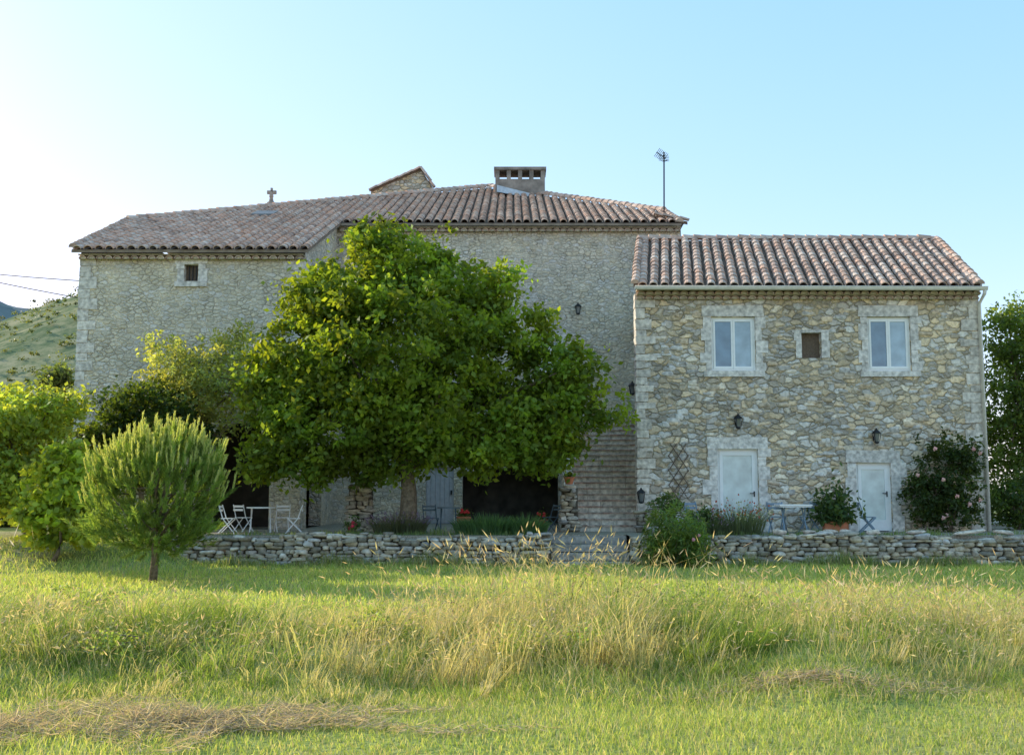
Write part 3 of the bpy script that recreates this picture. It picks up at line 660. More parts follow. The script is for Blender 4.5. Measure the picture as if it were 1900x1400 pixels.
q=P(1551,945,29.5); mb=MB(); w=.3; n=10; pts=[(-w,0)]+[(-w*math.cos(math.pi*k/n),.95+.12*math.sin(math.pi*k/n)) for k in range(n+1)]+[(w,0)]
for yy in (29.6,29.72): mb.poly([(q[0]+a,yy,TZ+b) for a,b in pts])
for k in range(len(pts)-1): a,b=pts[k],pts[k+1]; mb.quad((q[0]+a[0],29.6,TZ+a[1]),(q[0]+b[0],29.6,TZ+b[1]),(q[0]+b[0],29.72,TZ+b[1]),(q[0]+a[0],29.72,TZ+a[1]))
tag(mb.build('stone_slab',M['render']),'upright grey stone slab with rounded top leaning at the wall between the two doors','slab')
mb=MB(); x0,x1,z0,z1=R(1240,1278,822,925,29.93); wd=x1-x0; sl_=1.5; sp_=.40
k=z0-wd*sl_
while k<z1:
    for s in (1,-1):   # lath from (x0 or x1, k) rising at slope sl_, clipped exactly to the panel
        t0_=max(0,(z0-k)/sl_); t1_=min(wd,(z1-k)/sl_)
        if t1_-t0_>.03:
            xa,xb=(x0+t0_,x0+t1_) if s>0 else (x1-t0_,x1-t1_)
            mb.tube([(xa,29.93+.014*s,k+t0_*sl_),(xb,29.93+.014*s,k+t1_*sl_)],.014,4)
    k+=sp_
tag(mb.build('trellis',M['trellis']),'narrow diamond lattice trellis fixed to the house wing wall','trellis')
def lantern(label,px,py,D,wall,first=[None]):
    if first[0] is None:
        r=thing('wall_lantern',label,'lantern',(0,0,0),'black wall lanterns')
        m=MB(); m.box(-.04,.04,-.02,0,-.2,.06); m.tube([(0,-.02,.0),(0,-.1,.09),(0,-.2,.08)],.014,6); m.build('bracket',M['iron'],r)
        m=MB(); 
        for sx_ in (-1,1):
            for sy in (-1,1): m.tube([(sx_*.06,-.2+sy*.06,-.24),(sx_*.09,-.2+sy*.09,-.02)],.009,4)
        m.lathe((0,-.2,-.27),[(.03,-.03),(.075,0),(.07,.03)],6); m.build('frame',M['iron'],r)
        m=MB(); m.lathe((0,-.2,-.24),[(.055,0),(.085,.22)],6); m.build('glass',M['lampglass'],r)
        m=MB(); m.lathe((0,-.2,-.02),[(.135,0),(.10,.05),(.03,.11),(.015,.15)],6); m.build('lamp_roof',M['iron'],r); first[0]=r
    else:
        s=first[0]; r=s.copy(); C.objects.link(r)
        for c in s.children: d=c.copy(); C.objects.link(d); d.parent=r
    r['label']=label; q=P(px,py,D); r.location=(q[0],wall,q[2]+.1); return r
lantern('black iron lantern high on the farmhouse wall right of the big tree',1072,575,BY,BY)
lantern('black iron lantern at the corner of the wing beside the stairs',1172,722,33.0,33.0)
lantern('black iron lantern above the taller left door of the wing',1367,783,WY,WY)
lantern('black iron lantern above the lower right door of the wing',1622,810,WY,WY)
l=lantern('black lantern standing on the short post at foot of the stairs',1190,920,29.4,29.65)

# ---------------------------------------------------------------- furniture
def copy_thing(r):
    n=r.copy(); C.objects.link(n)
    for c in r.children: d=c.copy(); C.objects.link(d); d.parent=n
    return n
def mk_chair(mat,f=.86,lr=.015):
    r=thing('bistro_chair','','chair',(0,0,0))
    m=MB()
    for k in range(6): m.box(-.2*f,.2*f,(-.19+k*.065)*f,(-.19+k*.065+.05)*f,.435*f,.46*f)
    m.build('seat',mat,r)
    m=MB()
    for z in (.66,.77): m.box(-.2*f,.2*f,.235*f,.255*f,z*f,(z+.065)*f)
    m.build('backrest',mat,r)
    for s in (-1,1):
        m=MB(); m.tube([(s*.21*f,-.24*f,0),(s*.21*f,.12*f,.45*f),(s*.21*f,.25*f,.86*f)],lr,5); m.build('leg',mat,r)
        m=MB(); m.tube([(s*.185*f,.26*f,0),(s*.185*f,-.18*f,.44*f)],lr,5); m.build('leg',mat,r)
    return r
def mk_table(mat,w=.36,rect=False,h=.68,top=None,lr=.015):
    r=thing('bistro_table','','table',(0,0,0)); m=MB()
    if rect: m.box(-w,w,-.3,.3,h-.035,h); m.box(-w+.02,w-.02,-.28,.28,h-.07,h-.04)
    else: m.lathe((0,0,h-.035),[(w,0),(w,.035)],24)
    m.build('tabletop',top or mat,r)
    for s in (-1,1):
        for t in (-1,1): m=MB(); m.tube([(s*w*.7,t*.28,0),(s*w*.62,-t*.2,h-.035)],lr,5); m.build('leg',mat,r)
    return r
pc=mk_chair(M['white']); pt=mk_table(M['white'],.38); pb=mk_chair(M['bluepaint'],.95,.02); pk_=mk_chair(M['darkblue'])
used={}
def place(proto,px,D,rz,label,group=None):
    o=proto if id(proto) not in used else copy_thing(proto); used[id(proto)]=proto
    o.location=(X(px,D,950),D,TZ); o.rotation_euler=(0,0,math.radians(rz)); o['label']=label
    if group: o['group']=group
g='white chairs round the garden table'
place(pc,424,28.9,90,'leftmost white folding chair at the garden table',g); place(pc,452,29.9,150,'white folding chair behind the left side of the garden table',g)
place(pc,524,29.9,200,'white folding chair behind the right side of the garden table',g); place(pc,546,28.9,-80,'rightmost white folding chair at the garden table',g)
place(pt,484,29.3,10,'round white metal garden table in front of the dark arch')
place(pk_,800,29.4,20,'dark blue folding chair in front of the plank door'); place(pk_,1022,30.4,-60,'dark blue folding chair left of the staircase pillar')
pt2=mk_table(M['bluepaint'],.42,True,.76,M['white'],.02); place(pt2,1472,28.3,0,'blue grey bistro table with pale top beside the left wing door')
place(pb,1442,28.9,150,'blue grey folding chair left behind the bistro table'); place(pb,1502,28.9,210,'blue grey folding chair right behind the bistro table')
place(pb,1610,28.6,80,'blue grey folding chair beside the right wing door'); place(pb,1290,29.0,30,'blue grey folding chair below the trellis')
pt3=mk_table(M['darkblue'],.3); place(pt3,832,29.0,0,'small dark round table beside the dark blue chair')

# ---------------------------------------------------------------- trees and shrubs
tD=28.4
big=[E(745,500,tD,82,76),E(815,452,tD,38,42),E(700,452,tD,52,34),E(635,560,tD,90,70),E(560,545,tD,34,25),E(565,665,tD,85,90),E(490,690,tD,38,50),E(760,640,tD,190,150),E(895,550,tD,58,50),E(930,515,tD,30,24),
     E(970,620,tD,58,58),E(1035,695,tD,74,60),E(1095,755,tD,58,38),E(1000,780,tD,100,66),E(870,780,tD,165,75),E(640,785,tD,145,75),E(505,785,tD,50,80),E(550,845,tD,55,48),E(725,845,tD,60,38),E(1140,770,tD,20,16),E(940,825,tD,100,42),
     E(480,850,tD,28,40,.5),E(605,870,tD,38,34,.7),E(680,865,tD,34,30,.6),E(845,850,tD,60,34,1.2),E(1020,835,tD,45,34,1),E(900,862,tD,40,20,.8)]
tb=(X(755,28.4),28.4,TZ)
tree('walnut_tree','large spreading broadleaf tree in front of the farmhouse wall','tree',tb,big,620,112,.46,.18,(.165,.235,.035),.26,34,.30,top=(tb[0]-.1,28.5,TZ+3.3),cv=.45,shell=.24,sprigs=760,sg=1.17)
t2=[E(380,690,30,70,55,1.3),E(330,680,30,55,42,1.1),E(430,640,30,50,42,1.1),E(300,640,30,28,26,.6),E(440,740,30,60,60,1.2),E(345,750,30,70,50,1.2)]
tree('fruit_tree','pale leaved loose fruit tree between dark ivy and the big tree','tree',(X(385,30.2),30.2,TZ),t2,150,60,.32,.13,(.28,.33,.14),.1,16,.26,sprigs=130,sg=1.2)
t3=[E(270,760,28.8,95,50,1.2),E(210,810,28.8,60,55,1),E(330,800,28.8,60,50,1),E(250,860,28.8,90,60,1)]
tree('ivy_shrub','dense dark green shrub behind the young pine','shrub',(X(260,28.8),28.8,TZ-.1),t3,240,70,.3,.12,(.055,.09,.022),.1,8,.4)
t4=[E(70,770,27,72,52,1.4),E(10,785,27,60,58,1.4),E(125,745,27,34,32,.9),E(40,850,27,75,60,1.3),E(-60,795,27,75,75,1.5),E(60,905,26.5,70,45,1),E(-20,900,26.5,70,60,1)]
tree('walnut_tree','bright green young tree at the far left before the house','tree',(X(60,27),27,hz(X(60,27),27)),t4,250,60,.36,.15,(.27,.34,.08),.1,16,.3,sprigs=220,sg=1.18)
t5=[E(110,900,25.0,55,50,.7),E(85,950,25.0,45,40,.5),E(130,850,25.0,35,35,.5),E(165,930,25.0,35,50,.5),E(120,985,25,60,30,.5)]
tree('grape_vine','bright broad leaved vine climbing left of the young pine','vine',(X(110,25.0),25.0,hz(X(110,25.0),25.0)),t5,120,45,.25,.17,(.28,.36,.07),.05,8,.42,sprigs=60,sg=1.15)
for i,(px,py,D,rx,ry,tn,lb) in enumerate(((20,880,34,60,60,(.06,.10,.03),'dark bush behind the bright trees at far left'),(108,700,46,24,20,(.10,.14,.06),'round green tree on the slope between hill and house'),(-90,880,34,90,70,(.06,.10,.03),'dark bush at the left edge of the garden'),(150,755,40,28,32,(.12,.17,.05),'green bush against the left corner of the farmhouse'))):
    q=E(px,py,D,rx,ry); q2=E(px+rx*.5,py+ry*.4,D,rx*.6,ry*.7); q3=E(px-rx*.5,py+ry*.5,D,rx*.6,ry*.6)
    bz=hz(q[0],D); q4=(q[0],D,(bz+q[2])/2,q[3]*.9,q[4]*.9,abs(q[2]-bz)/2)
    tree('broadleaf_tree',lb,'tree',(q[0],D,bz),[q,q2,q3,q4],180,40,.34,.19,tn,.12,8,.35)
rt=[E(1880,620,36,50,65,1.4),E(1860,740,36,45,90,1.3),E(1900,820,36,70,110,1.6),E(1875,565,36,20,30,.5),E(1850,650,36,25,70,.8),E(1950,700,36,80,140,2),E(1990,850,36,90,110,2),E(1860,900,36,50,80,1.2)]
tree('acacia_tree','tall feathery dark tree rising behind the right end of the wing','tree',(X(1895,36),36,TZ),rt,340,60,.42,.16,(.12,.175,.05),.2,20,.28,sprigs=240,sg=1.17)
rt2=[E(1860,940,31.5,40,45,.6),E(1905,930,31.5,40,60,.7)]
tree('broadleaf_shrub','low dark shrub beyond the downpipe at right','shrub',(X(1880,31.5),31.5,TZ),rt2,60,50,.3,.13,(.07,.11,.035),.04,5,.3)
# young pine
pD=21.6; base=(X(293,pD),pD,hz(X(293,pD),pD)); pine=thing('pine_tree','young bushy pine with upright pale candles standing on the lawn','tree',base)
mb=MB(); cz=base[2]; mb.tube([(base[0],pD,cz-.05),(base[0]+.03,pD,cz+.5),(base[0]-.02,pD,cz+1.6),(base[0],pD,cz+2.7)],[.085,.07,.05,.02],9)
ell=[E(290,905,pD,112,92),E(300,855,pD,80,45),E(205,905,pD,42,65),E(378,900,pD,42,60),E(290,985,pD,110,40,.9),E(195,985,pD,52,32,.6),E(295,1015,pD,60,18,.6),E(355,975,pD,45,35,.6)]
pts,cid,cc=clumps(ell,980,1,.12,.3); cen=np.array([base[0],pD,Z(960,pD)])
out=nrm(cc-cen); dr=nrm(out*.7+np.array([0,0,.85])+rng.normal(size=cc.shape)*.22)
ln=rng.uniform(.18,.38,(len(cc),1)); nb=48; m=len(cc)
t=np.tile(np.linspace(0,1,nb),m)[:,None]; ix=np.repeat(np.arange(m),nb)
bp=cc[ix]+dr[ix]*ln[ix]*t; rd=nrm(np.cross(dr[ix],rng.normal(size=(m*nb,3)))); nd=nrm(dr[ix]*1.0+rd*.8); nl=rng.uniform(.08,.14,(m*nb,1)); sd=nrm(np.cross(nd,rng.normal(size=nd.shape)))*.0095
V=np.stack([bp-sd,bp+sd,bp+nd*nl],1).reshape(-1,3); F=np.arange(len(V)).reshape(-1,3); k=rng.uniform(.55,1.35,(m,1))[ix]
T=np.repeat(np.clip(np.array([.21,.30,.08])*k,0,1),3,axis=0); npmesh('crown',V,F,T,M['needle'],pine)
sel=np.where((out[:,2]>.0))[0]; far=np.argsort(-np.linalg.norm((cc[sel]-cen),axis=1))[:380]; sel=sel[far]
cb=cc[sel]+dr[sel]*ln[sel]*.9; cd=nrm(np.stack([out[sel][:,0]*.3,out[sel][:,1]*.3,np.ones(len(sel))],1)+rng.normal(size=(len(sel),3))*.08); cl=rng.uniform(.12,.36,(len(sel),1))
nn=40; ix=np.repeat(np.arange(len(sel)),nn); t=np.tile(np.linspace(0,1,nn),len(sel))[:,None]; bp=cb[ix]+cd[ix]*cl[ix]*t; rd=nrm(np.cross(cd[ix],rng.normal(size=bp.shape))); nd=nrm(cd[ix]+rd*.4); sd=rd*.011
V=np.stack([bp-sd,bp+sd,bp+nd*.07],1).reshape(-1,3); npmesh('new_candles',V,np.arange(len(V)).reshape(-1,3),np.repeat(np.tile([[.46,.50,.22]],(len(bp),1)),3,axis=0),M['needle'],pine)
for i in range(36):
    e=Vector(cc[random.randrange(m)]); s=Vector((base[0],pD,cz+U(.7,1.9)))
    if e.z>cz+.7: mb.tube([s,s.lerp(e,.6)+Vector((0,0,-.03)),e],[.03,.018,.008],5)
mb.build('trunk',M['bark'],pine,True)
# ---------------------------------------------------------------- plants
def blades(bx,by,bz,h,w,lean,tint,curve=.5,az=None):
    n=len(bx); az=rng.uniform(0,2*np.pi,n) if az is None else az; ld=np.stack([np.cos(az),np.sin(az),np.zeros(n)],1)
    fa=rng.uniform(0,2*np.pi,n); fd=np.stack([np.cos(fa),np.sin(fa),np.zeros(n)],1)*np.asarray(w).reshape(-1,1)*.5*np.ones((n,1))
    b=np.stack([bx,by,bz],1); h=np.asarray(h).reshape(-1,1)*np.ones((n,1)); lean=np.asarray(lean).reshape(-1,1)*np.ones((n,1)); up=np.array([[0,0,1.]])
    m=b+up*h*.55+ld*h*lean*.35; tp=b+up*h*(1-lean*curve*.5)+ld*h*lean
    V=np.stack([b-fd,b+fd,m-fd*.8,m+fd*.8,tp],1); o=(np.arange(n)*5)[:,None]
    F=np.concatenate([o+np.array([[0,1,3]]),o+np.array([[0,3,2]]),o+np.array([[2,3,4]])],1).reshape(-1,3)
    return V.reshape(-1,3),F,np.repeat(tint,5,axis=0),tp,nrm(tp-m)
def btint(n,c,v=.25,idx=None): 
    c=np.array(c); c=c[rng.integers(0,len(c),n) if idx is None else idx] if c.ndim==2 else np.tile(c,(n,1))
    return np.clip(c*(1+rng.uniform(-v,v,(n,1))),0,1)
def heads(tp,d,l,w,tint):
    n=len(tp); s=nrm(np.cross(d,rng.normal(size=d.shape)))*w; l=np.asarray(l).reshape(-1,1)*np.ones((n,1)); b=tp-d*l*.3
    V=np.stack([b,b+d*l*.4+s,b+d*l,b+d*l*.4-s],1).reshape(-1,3); return V,np.arange(n*4).reshape(n,4),np.repeat(tint,4,axis=0)
def merge(a,b):
    V,F,T=a; hv,hf,ht=b
    return np.concatenate([V,hv]),np.concatenate([F,np.concatenate([hf[:,[0,1,2]],hf[:,[0,2,3]]])+len(V)]),np.concatenate([T,ht])
def spiky(name,label,cat,px,D,rx,ry,n,h,w,tint,bz=TZ,htint=None,lean=.5,hn=0,hw=.015,hl=.1):
    cx=X(px,D,950); root=thing(name,label,cat,(cx,D,bz)); r=np.sqrt(rng.random(n)); a=rng.uniform(0,2*np.pi,n)
    bx=cx+np.cos(a)*r*rx; by=D+np.sin(a)*r*ry; ln=np.clip(r*lean+rng.uniform(0,.15,n),0,1)
    V,F,T,tp,d=blades(bx,by,np.full(n,bz),h*rng.uniform(.6,1.1,n)*(1-.3*r),w,ln,btint(n,tint),az=a)
    if hn: V,F,T=merge((V,F,T),heads(tp[:hn],d[:hn],hl,hw,btint(hn,htint)))
    npmesh('foliage',V,F,T,M['leaf'],root)
    return root
spiky('lavender_plant','grey green lavender clump right of the squat pillar','plant',742,28.2,.65,.35,1400,.62,.014,(.14,.16,.11),htint=(.22,.17,.34),hn=260)
spiky('iris_plant','low lush green spiky plants on the terrace edge before the dark opening','plant',905,27.8,.8,.3,1200,.62,.035,(.11,.20,.10))
spiky('iris_plant','green spiky plants at the terrace edge nearest the steps','plant',975,27.8,.5,.3,700,.6,.035,(.12,.21,.10))
spiky('flower_clump','tall thin flowering stems before the left wing door','plant',1370,27.7,.6,.3,900,.95,.012,(.14,.18,.13),htint=[(.4,.42,.5),(.35,.1,.1),(.22,.26,.2)],hn=260,hw=.03,hl=.06)
spiky('lavender_plant','purplish lavender clump between oleander and left wing door','plant',1320,27.6,.4,.3,700,.6,.012,(.13,.16,.12),htint=(.24,.19,.40),hn=150)
def shrub(name,label,cat,ells,base,ncl,per,cr,ls,tint,asp=.3,fl=None,fn=0,fs=.05,fcol=(.75,.5,.45),fname='flower',sprigs=0):
    root=thing(name,label,cat,base); pts,cid,cc=clumps(ells,ncl,per,cr)
    if sprigs:
        p2,c2,_=clumps(ells,sprigs,16,cr*.45,.06,1.3,1.25); pts=np.concatenate([pts,p2]); cid=np.concatenate([cid,c2+ncl])
    m_=pts[:,2]>base[2]; pts=pts[m_]; cid=cid[m_]
    V,F,T=leafquads(pts,ls*rng.uniform(.6,1.2,len(pts)),asp,tint=tints(cid,tint)); npmesh('foliage',V,F,T,M['leaf'],root)
    mb=MB()
    for i in range(7): e=Vector(cc[random.randrange(len(cc))]); b=Vector(base); mb.tube([b,b.lerp(e,.5)+Vector((0,0,.1)),e],[.012,.01,.005],5)
    mb.build('stems',M['bark'],root,True)
    order=list(np.argsort(cc[:,1])[:max(fn*6,1)])
    for i in range(fn):
        c=cc[order[(i*5+random.randrange(4))%len(order)]]+np.array([0,-cr*.9,U(-.05,.1)]); mb=MB()
        k=U(.85,1.1)
        for j in range(9):
            a=j*2.4; rr=fs*(.25+.07*j); mb.rock((c[0]+math.cos(a)*rr,c[1]-fs*.25+.004*j,c[2]+math.sin(a)*rr),(fs*.42,fs*.22,fs*.38),tuple(q*k*U(.85,1.1) for q in fcol),1)
        mb.build(fname,M['flower'],root,True)
    return root
shrub('rose_bush','climbing rose bush with pale pink blooms against the right end of the wing','shrub',[E(1755,880,29.5,62,70,.35),E(1790,850,29.5,25,42,.3),E(1715,910,29.5,45,40,.3),E(1780,940,29.5,35,40,.3),E(1740,955,29.5,40,25,.3)],(X(1765,29.5,950),29.5,TZ),120,60,.2,.10,(.055,.085,.028),.38,fn=10,fs=.06,fcol=(.75,.42,.36),fname='rose_bloom',sprigs=60)
shrub('oleander_bush','rounded green oleander bush in front of the wall beside the terrace steps','shrub',[E(1250,985,26.0,48,40,.5),E(1225,1020,26.0,32,30,.4),E(1285,1015,26.0,32,32,.4)],(X(1250,26,1000),26,.15),70,60,.22,.15,(.14,.21,.07),.12,fn=3,fs=.04,fcol=(.7,.3,.35),sprigs=110)
shrub('terrace_shrub','low shrub on terrace left of the flowering stems','shrub',[E(1300,965,27.6,30,22,.3),E(1235,940,28.4,30,28,.3)],(X(1275,28,965),28,TZ),40,50,.16,.09,(.10,.15,.06),.25,sprigs=20)
shrub('rose_bush','small rose bush with red blooms left of the squat pillar','shrub',[E(655,970,27.9,15,14,.2)],(X(655,27.9,980),27.9,TZ),12,40,.1,.06,(.09,.15,.05),.3,fn=5,fs=.05,fcol=(.6,.04,.07))
def pot(name,label,px,py,D,zb,r,h,plant=None,trough=False):
    cx=X(px,D,py); root=thing(name,label,'plant pot',(cx,D,zb)); m=MB()
    if trough: m.box(cx-r,cx+r,D-.13,D+.13,zb,zb+h*.85); m.box(cx-r-.02,cx+r+.02,D-.15,D+.15,zb+h*.86,zb+h)
    else: m.lathe((cx,D,zb),[(r*.65,0),(r*.95,h*.85),(r*1.08,h*.85),(r*1.08,h),(r*.9,h)],14)
    m.build('pot',M['terra'],root)
    ls,rad,hh,tint,fc,fn=plant; n=int(260*max(rad,.2)/.2*(2 if hh>.4 else 1))
    c=np.stack([cx+rng.normal(size=n)*rad*.5,D+rng.normal(size=n)*rad*.35,zb+h+np.abs(rng.normal(size=n))*hh*.5],1)
    V,F,T=leafquads(c,ls*rng.uniform(.6,1.2,n),.28,tint=tints(np.arange(n)//12,tint)); npmesh('plant',V,F,T,M['leaf'],root)
    if fn:
        m=MB()
        for i in range(fn): m.rock((cx+U(-rad,rad)*.8,D-rad*.5,zb+h+U(.3,1)*hh),(.04,.03,.04),fc,1)
        m.build('flowers',M['flower'],root,True)
pot('potted_plant','terracotta pot with small plant on top of the staircase pillar',1056,888,29.9,Z(902,29.7)+.06,.15,.2,(.06,.12,.12,(.08,.13,.04),None,0))
pot('potted_plant','red geranium in a terracotta pot on the terrace near the plank door',860,935,30.5,TZ,.2,.4,(.07,.2,.2,(.08,.13,.04),(.6,.04,.04),9))
pot('planter_trough','terracotta trough with leafy dark green plant beside the grey slab',1550,975,28.3,TZ+.06,.3,.26,(.16,.5,.75,(.07,.12,.05),None,0),True)
pot('potted_plant','terracotta pot with red flowers below the dark blue chair at left of stairs',1005,955,31.5,TZ,.17,.3,(.06,.18,.22,(.08,.13,.04),(.6,.05,.04),5))

# ---------------------------------------------------------------- grasses
def patch(x,y,s=1.0,o=0.): return .5+.25*np.sin(x*1.3*s+o)+.15*np.sin(y*2.1*s+x*.6+o)+.1*np.sin(x*4.1*s-y*1.7)
def field(n,x0,x1,y0,y1):
    x=rng.uniform(x0,x1,n); y=rng.uniform(y0,y1,n); m=np.abs(x)<y*.56+1.2; return x[m],y[m]
def drift(T,x,y,per,s=.9,o=3.):   # broad natural drifts of lusher and drier growth
    k=np.clip(patch(x,y,s,o),0,1)[:,None]; m=np.concatenate([.82+.34*(1-k),.84+.26*(1-k),.85+.25*(1-k)],1)
    return np.clip(T*np.repeat(m,per,axis=0),0,1)
x,y=field(90000,-7,7,6,11.2); n=len(x); p=patch(x,y)
V,F,T,_,_=blades(x,y,H(x,y),rng.uniform(.03,.09,n)*(.6+.8*p),.008,rng.uniform(.2,.9,n),btint(n,[(.40,.48,.14),(.48,.53,.18),(.56,.51,.28),(.33,.42,.11)]))
tag(npmesh('lawn_grass',V,F,drift(T,x,y,5),M['grass']),'short mown grass in the foreground','grass',kind='stuff')
x,y=field(105000,-17,17,13.6,27); m=~((x>-8.4)&(y>26.5)); x=x[m];y=y[m]; n=len(x)
V,F,T,_,_=blades(x,y,H(x,y),rng.uniform(.05,.14,n)*(.5+1.0*patch(x,y)),.018,rng.uniform(.2,.9,n),btint(n,[(.45,.54,.14),(.52,.57,.18),(.58,.54,.26),(.37,.47,.11)]))
tag(npmesh('lawn_grass',V,F,T,M['grass']),'short lawn between the tall grass and the stone walls','grass',kind='stuff')
GC=[(.25,.34,.08),(.36,.44,.12),(.60,.52,.31),(.16,.23,.06),(.64,.54,.36),(.34,.41,.11),(.52,.48,.24),(.20,.29,.07),(.58,.50,.30)]
nt_=3500; tx=rng.uniform(-10.5,10.5,nt_); ty=10.0+rng.beta(1.3,2.2,nt_)*7.3; m=np.abs(tx)<ty*.56+1; tx=tx[m];ty=ty[m]
fr=10.6+.55*np.sin(tx*.8)+.35*np.sin(tx*2.1+1)+.2*np.sin(tx*4.7)-.4*(tx<-2)+.2*(tx>2); m=(ty>fr)&(rng.random(len(tx))<.1+1.25*patch(tx,ty,.8)); tx=tx[m];ty=ty[m];fr=fr[m]; k=len(tx)
th=(.10+.50*rng.random(k)**1.7)*np.clip((ty-fr)/.9+.3,.3,1)*(.45+1.05*patch(tx,ty,.55,1.))*np.where(ty>13.6,.6,1)*np.where(tx>3.5,.85,1)
tci=rng.integers(0,len(GC),k); tci=np.where(rng.random(k)<.5,np.where(patch(tx,ty,.7,2.)>.5,2,0),tci); taz=rng.normal(-.3,1.1,k); tsp=rng.uniform(.05,.3,k)
per=42; ix=np.repeat(np.arange(k),per); n=len(ix); a=rng.uniform(0,2*np.pi,n); r=np.sqrt(rng.random(n))*tsp[ix]
x=tx[ix]+np.cos(a)*r; y=ty[ix]+np.sin(a)*r
vx=np.cos(a)*.7+np.cos(taz[ix])*.8; vy=np.sin(a)*.7+np.sin(taz[ix])*.8; az2=np.arctan2(vy,vx)
V,F,T,_,_=blades(x,y,H(x,y),th[ix]*rng.uniform(.4,1.4,n),rng.uniform(.006,.012,n),rng.uniform(.25,1.4,n),btint(n,GC,.22,tci[ix]),curve=.75,az=az2)
tag(npmesh('tall_grass',V,F,T,M['grass']),'tussocks of unmown grass covering the low bank','grass',kind='stuff')
x,y=field(42000,-10,10,10.0,14.8); n=len(x)
V,F,T,_,_=blades(x,y,H(x,y),rng.uniform(.05,.2,n)*(.4+1.1*patch(x,y,.9)),.009,rng.uniform(.2,1,n),btint(n,GC))
tag(npmesh('undergrowth',V,F,T,M['grass']),'shorter dense grass between the tussocks of the bank','grass',kind='stuff')
def stems(n,x0,x1,y0,y1,h0,h1,hl,hw,label,tl=(.15,.6),az=None,name='seeding_grass',o=2.,base=.1):
    x=rng.uniform(x0,x1,n); y=rng.uniform(y0,y1,n); m=rng.random(n)<base+1.3*patch(x,y,1.1,o)**2; x=x[m]; y=y[m]; n=len(x)
    aa=None if az is None else rng.normal(az,.6,n)
    V,F,T,tp,d=blades(x,y,H(x,y),rng.uniform(h0,h1,n)*(.65+.6*patch(x,y,.7,o)),.007,rng.uniform(*tl,n),btint(n,[(.56,.47,.29),(.42,.43,.18)]),curve=.8,az=aa)
    V,F,T=merge((V,F,T),heads(tp,d,hl*rng.uniform(.5,1.3,n),hw,btint(n,[(.62,.48,.34),(.52,.38,.27),(.64,.55,.38),(.48,.40,.22)])))
    tag(npmesh(name,V,F,T,M['grass']),label,'grass',kind='stuff')
stems(11500,-9,9,10.9,14.4,.26,.62,.085,.007,'fine straw coloured seed stems standing through the tall grass',(.2,1.0),base=.2)
stems(2000,2.6,9.8,12.8,15.8,.4,.9,.14,.009,'feathery pale grass plumes along the right of the bank',(.2,.8),o=.5)
stems(1500,-1.8,3.6,12.8,16.0,.5,1.25,.13,.009,'tallest seeding grasses in front of the terrace steps',(.2,.8),o=.9)
stems(520,-9.5,-6.6,13.5,17,.8,1.4,.28,.011,'arching pale plumes at the left edge',(.3,.9),math.pi)
def hay(n,cx,cy,rx,ry,label,ang=0,hh=.04):
    a=rng.uniform(0,2*np.pi,n); r=rng.random(n)**.75*(.75+.35*np.sin(a*5+cx)+.2*np.sin(a*11)); x=cx+np.cos(a)*r*rx; y=cy+np.sin(a)*r*ry+ang*(x-cx)+.12*np.sin(x*3); z=H(x,y)+rng.uniform(.01,hh,n)*np.clip(1.1-r,0,1)+.03
    d=rng.normal(size=(n,3)); d[:,2]*=.35; d=nrm(d); s=nrm(np.cross(d,rng.normal(size=d.shape)))*.0042; l=rng.uniform(.05,.24,(n,1)); c=np.stack([x,y,z],1)
    V=np.stack([c-s,c+s,c+d*l],1).reshape(-1,3); tag(npmesh('dry_cuttings',V,np.arange(len(V)).reshape(-1,3),np.repeat(btint(n,[(.50,.39,.33),(.38,.30,.26),(.56,.47,.40),(.34,.33,.2)]),3,axis=0),M['grass']),label,'dry grass',kind='stuff')
hay(8000,-2.6,9.25,2.5,.85,'dry brown grass cuttings lying at foot of the bank, left of centre'); hay(4600,-4.2,8.7,1.2,.7,'dry brown cuttings at the left edge of the near lawn')
hay(1300,2.9,10.5,2.1,.35,'thin strip of dry cuttings at foot of the bank, at right')
for i,(px,D,hh,lb) in enumerate(((880,15.4,.4,'leafy weed sprouting above the grass before the terrace wall'),(1060,15.8,.7,'tall leafy weed before the terrace steps'),(1230,15.2,.6,'leafy bramble below the oleander bush'),(130,14.4,.4,'dark leafy weed in the bank below the pine'),(1340,14.8,.4,'leafy weed at the right of the steps'),(640,12.6,.3,'broad leafy weed in the middle of the bank, left of centre'),(300,11.6,.3,'leafy weed low in the bank at left'),(1000,11.9,.3,'leafy weed in the centre of the bank'))):
    cx=X(px,D,1080); bz=hz(cx,D); ar=[(cx+U(-.7,.7),D+U(-.3,.3),bz+U(.02,hh*.8),.26,.25,hh*.35) for _ in range(7)]
    shrub('wild_weed',lb,'weed',ar,(cx,D,bz),60,20,.17,.05,(.21,.29,.10),.28)
x=np.concatenate([rng.uniform(-9,.8,3200),rng.uniform(3,15,4200)]); y=rng.normal(26.15,.14,len(x)); n=len(x)
V,F,T,_,_=blades(x,y,H(x,y),rng.uniform(.1,.42,n)*patch(x,y,2)*1.4,.014,rng.uniform(.1,.7,n),btint(n,[(.22,.30,.09),(.30,.36,.13),(.44,.40,.24)]))
tag(npmesh('rough_grass',V,F,T,M['grass']),'rough uncut grass along the foot of the stone walls','grass',kind='stuff')
x=np.concatenate([rng.uniform(-8.2,.5,1500),rng.uniform(3.3,15,1800)]); y=rng.uniform(27.2,27.9,len(x)); n=len(x)
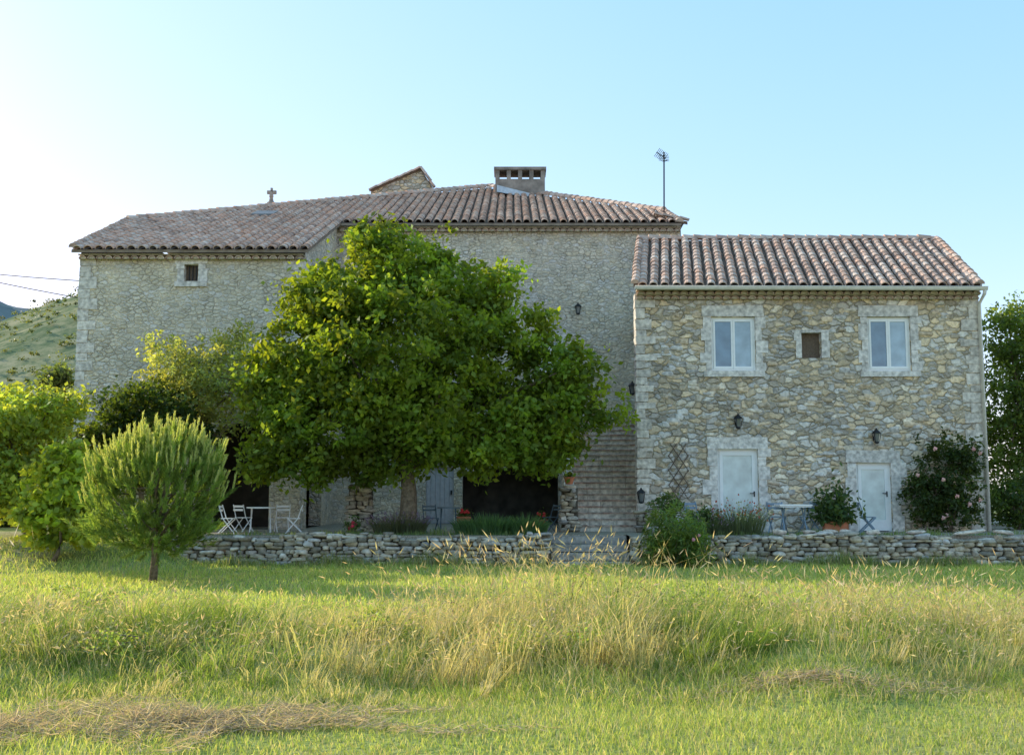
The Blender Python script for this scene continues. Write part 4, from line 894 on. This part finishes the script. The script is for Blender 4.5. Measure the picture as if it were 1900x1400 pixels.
V,F,T,_,_=blades(x,y,np.full(n,TZ),rng.uniform(.06,.24,n)*patch(x,y,2)*1.2,.014,rng.uniform(.1,.6,n),btint(n,[(.18,.26,.08),(.25,.32,.12)]))
tag(npmesh('border_grass',V,F,T,M['grass']),'low green growth along the terrace border','grass',kind='stuff')

# ---------------------------------------------------------------- light, sky, camera
EL=math.radians(23); az=math.radians(62)
sv=Vector((-math.sin(az)*math.cos(EL),math.cos(az)*math.cos(EL),math.sin(EL)))
sl=bpy.data.lights.new('sun','SUN'); sl.energy=5; sl.angle=math.radians(.5); sl.color=(1,.92,.72)
so=bpy.data.objects.new('sun',sl); so.rotation_euler=sv.to_track_quat('Z','Y').to_euler(); C.objects.link(so)
w=bpy.data.worlds.new('World'); S.world=w; w.use_nodes=True; nt=w.node_tree
bg=nt.nodes['Background']; sk=nt.nodes.new('ShaderNodeTexSky'); sk.sky_type='NISHITA'; sk.sun_disc=False; sk.sun_elevation=EL; sk.sun_rotation=-az
sk.air_density=1.0; sk.dust_density=.7; sk.ozone_density=1.2
sp=nt.nodes.new('ShaderNodeSeparateColor'); cb_=nt.nodes.new('ShaderNodeCombineColor'); nt.links.new(sk.outputs[0],sp.inputs[0])
for i,(g_,k) in enumerate(((.80,2.3),(.48,3.6),(.45,4.35))):
    a=nt.nodes.new('ShaderNodeMath'); a.operation='POWER'; a.inputs[1].default_value=g_
    b=nt.nodes.new('ShaderNodeMath'); b.operation='MULTIPLY'; b.inputs[1].default_value=k
    nt.links.new(sp.outputs[i],a.inputs[0]); nt.links.new(a.outputs[0],b.inputs[0]); nt.links.new(b.outputs[0],cb_.inputs[i])
nt.links.new(cb_.outputs[0],bg.inputs[0]); bg.inputs[1].default_value=.15
cd=bpy.data.cameras.new('camera'); cam=bpy.data.objects.new('camera',cd); C.objects.link(cam); S.camera=cam
cam.location=(0,0,EYE); cam.rotation_euler=(math.pi/2+TT,0,0); cd.sensor_width=36; cd.lens=36*FPX/1900; cd.clip_end=5000
S.view_settings.view_transform='Standard'; S.view_settings.look='None'; S.view_settings.exposure=0
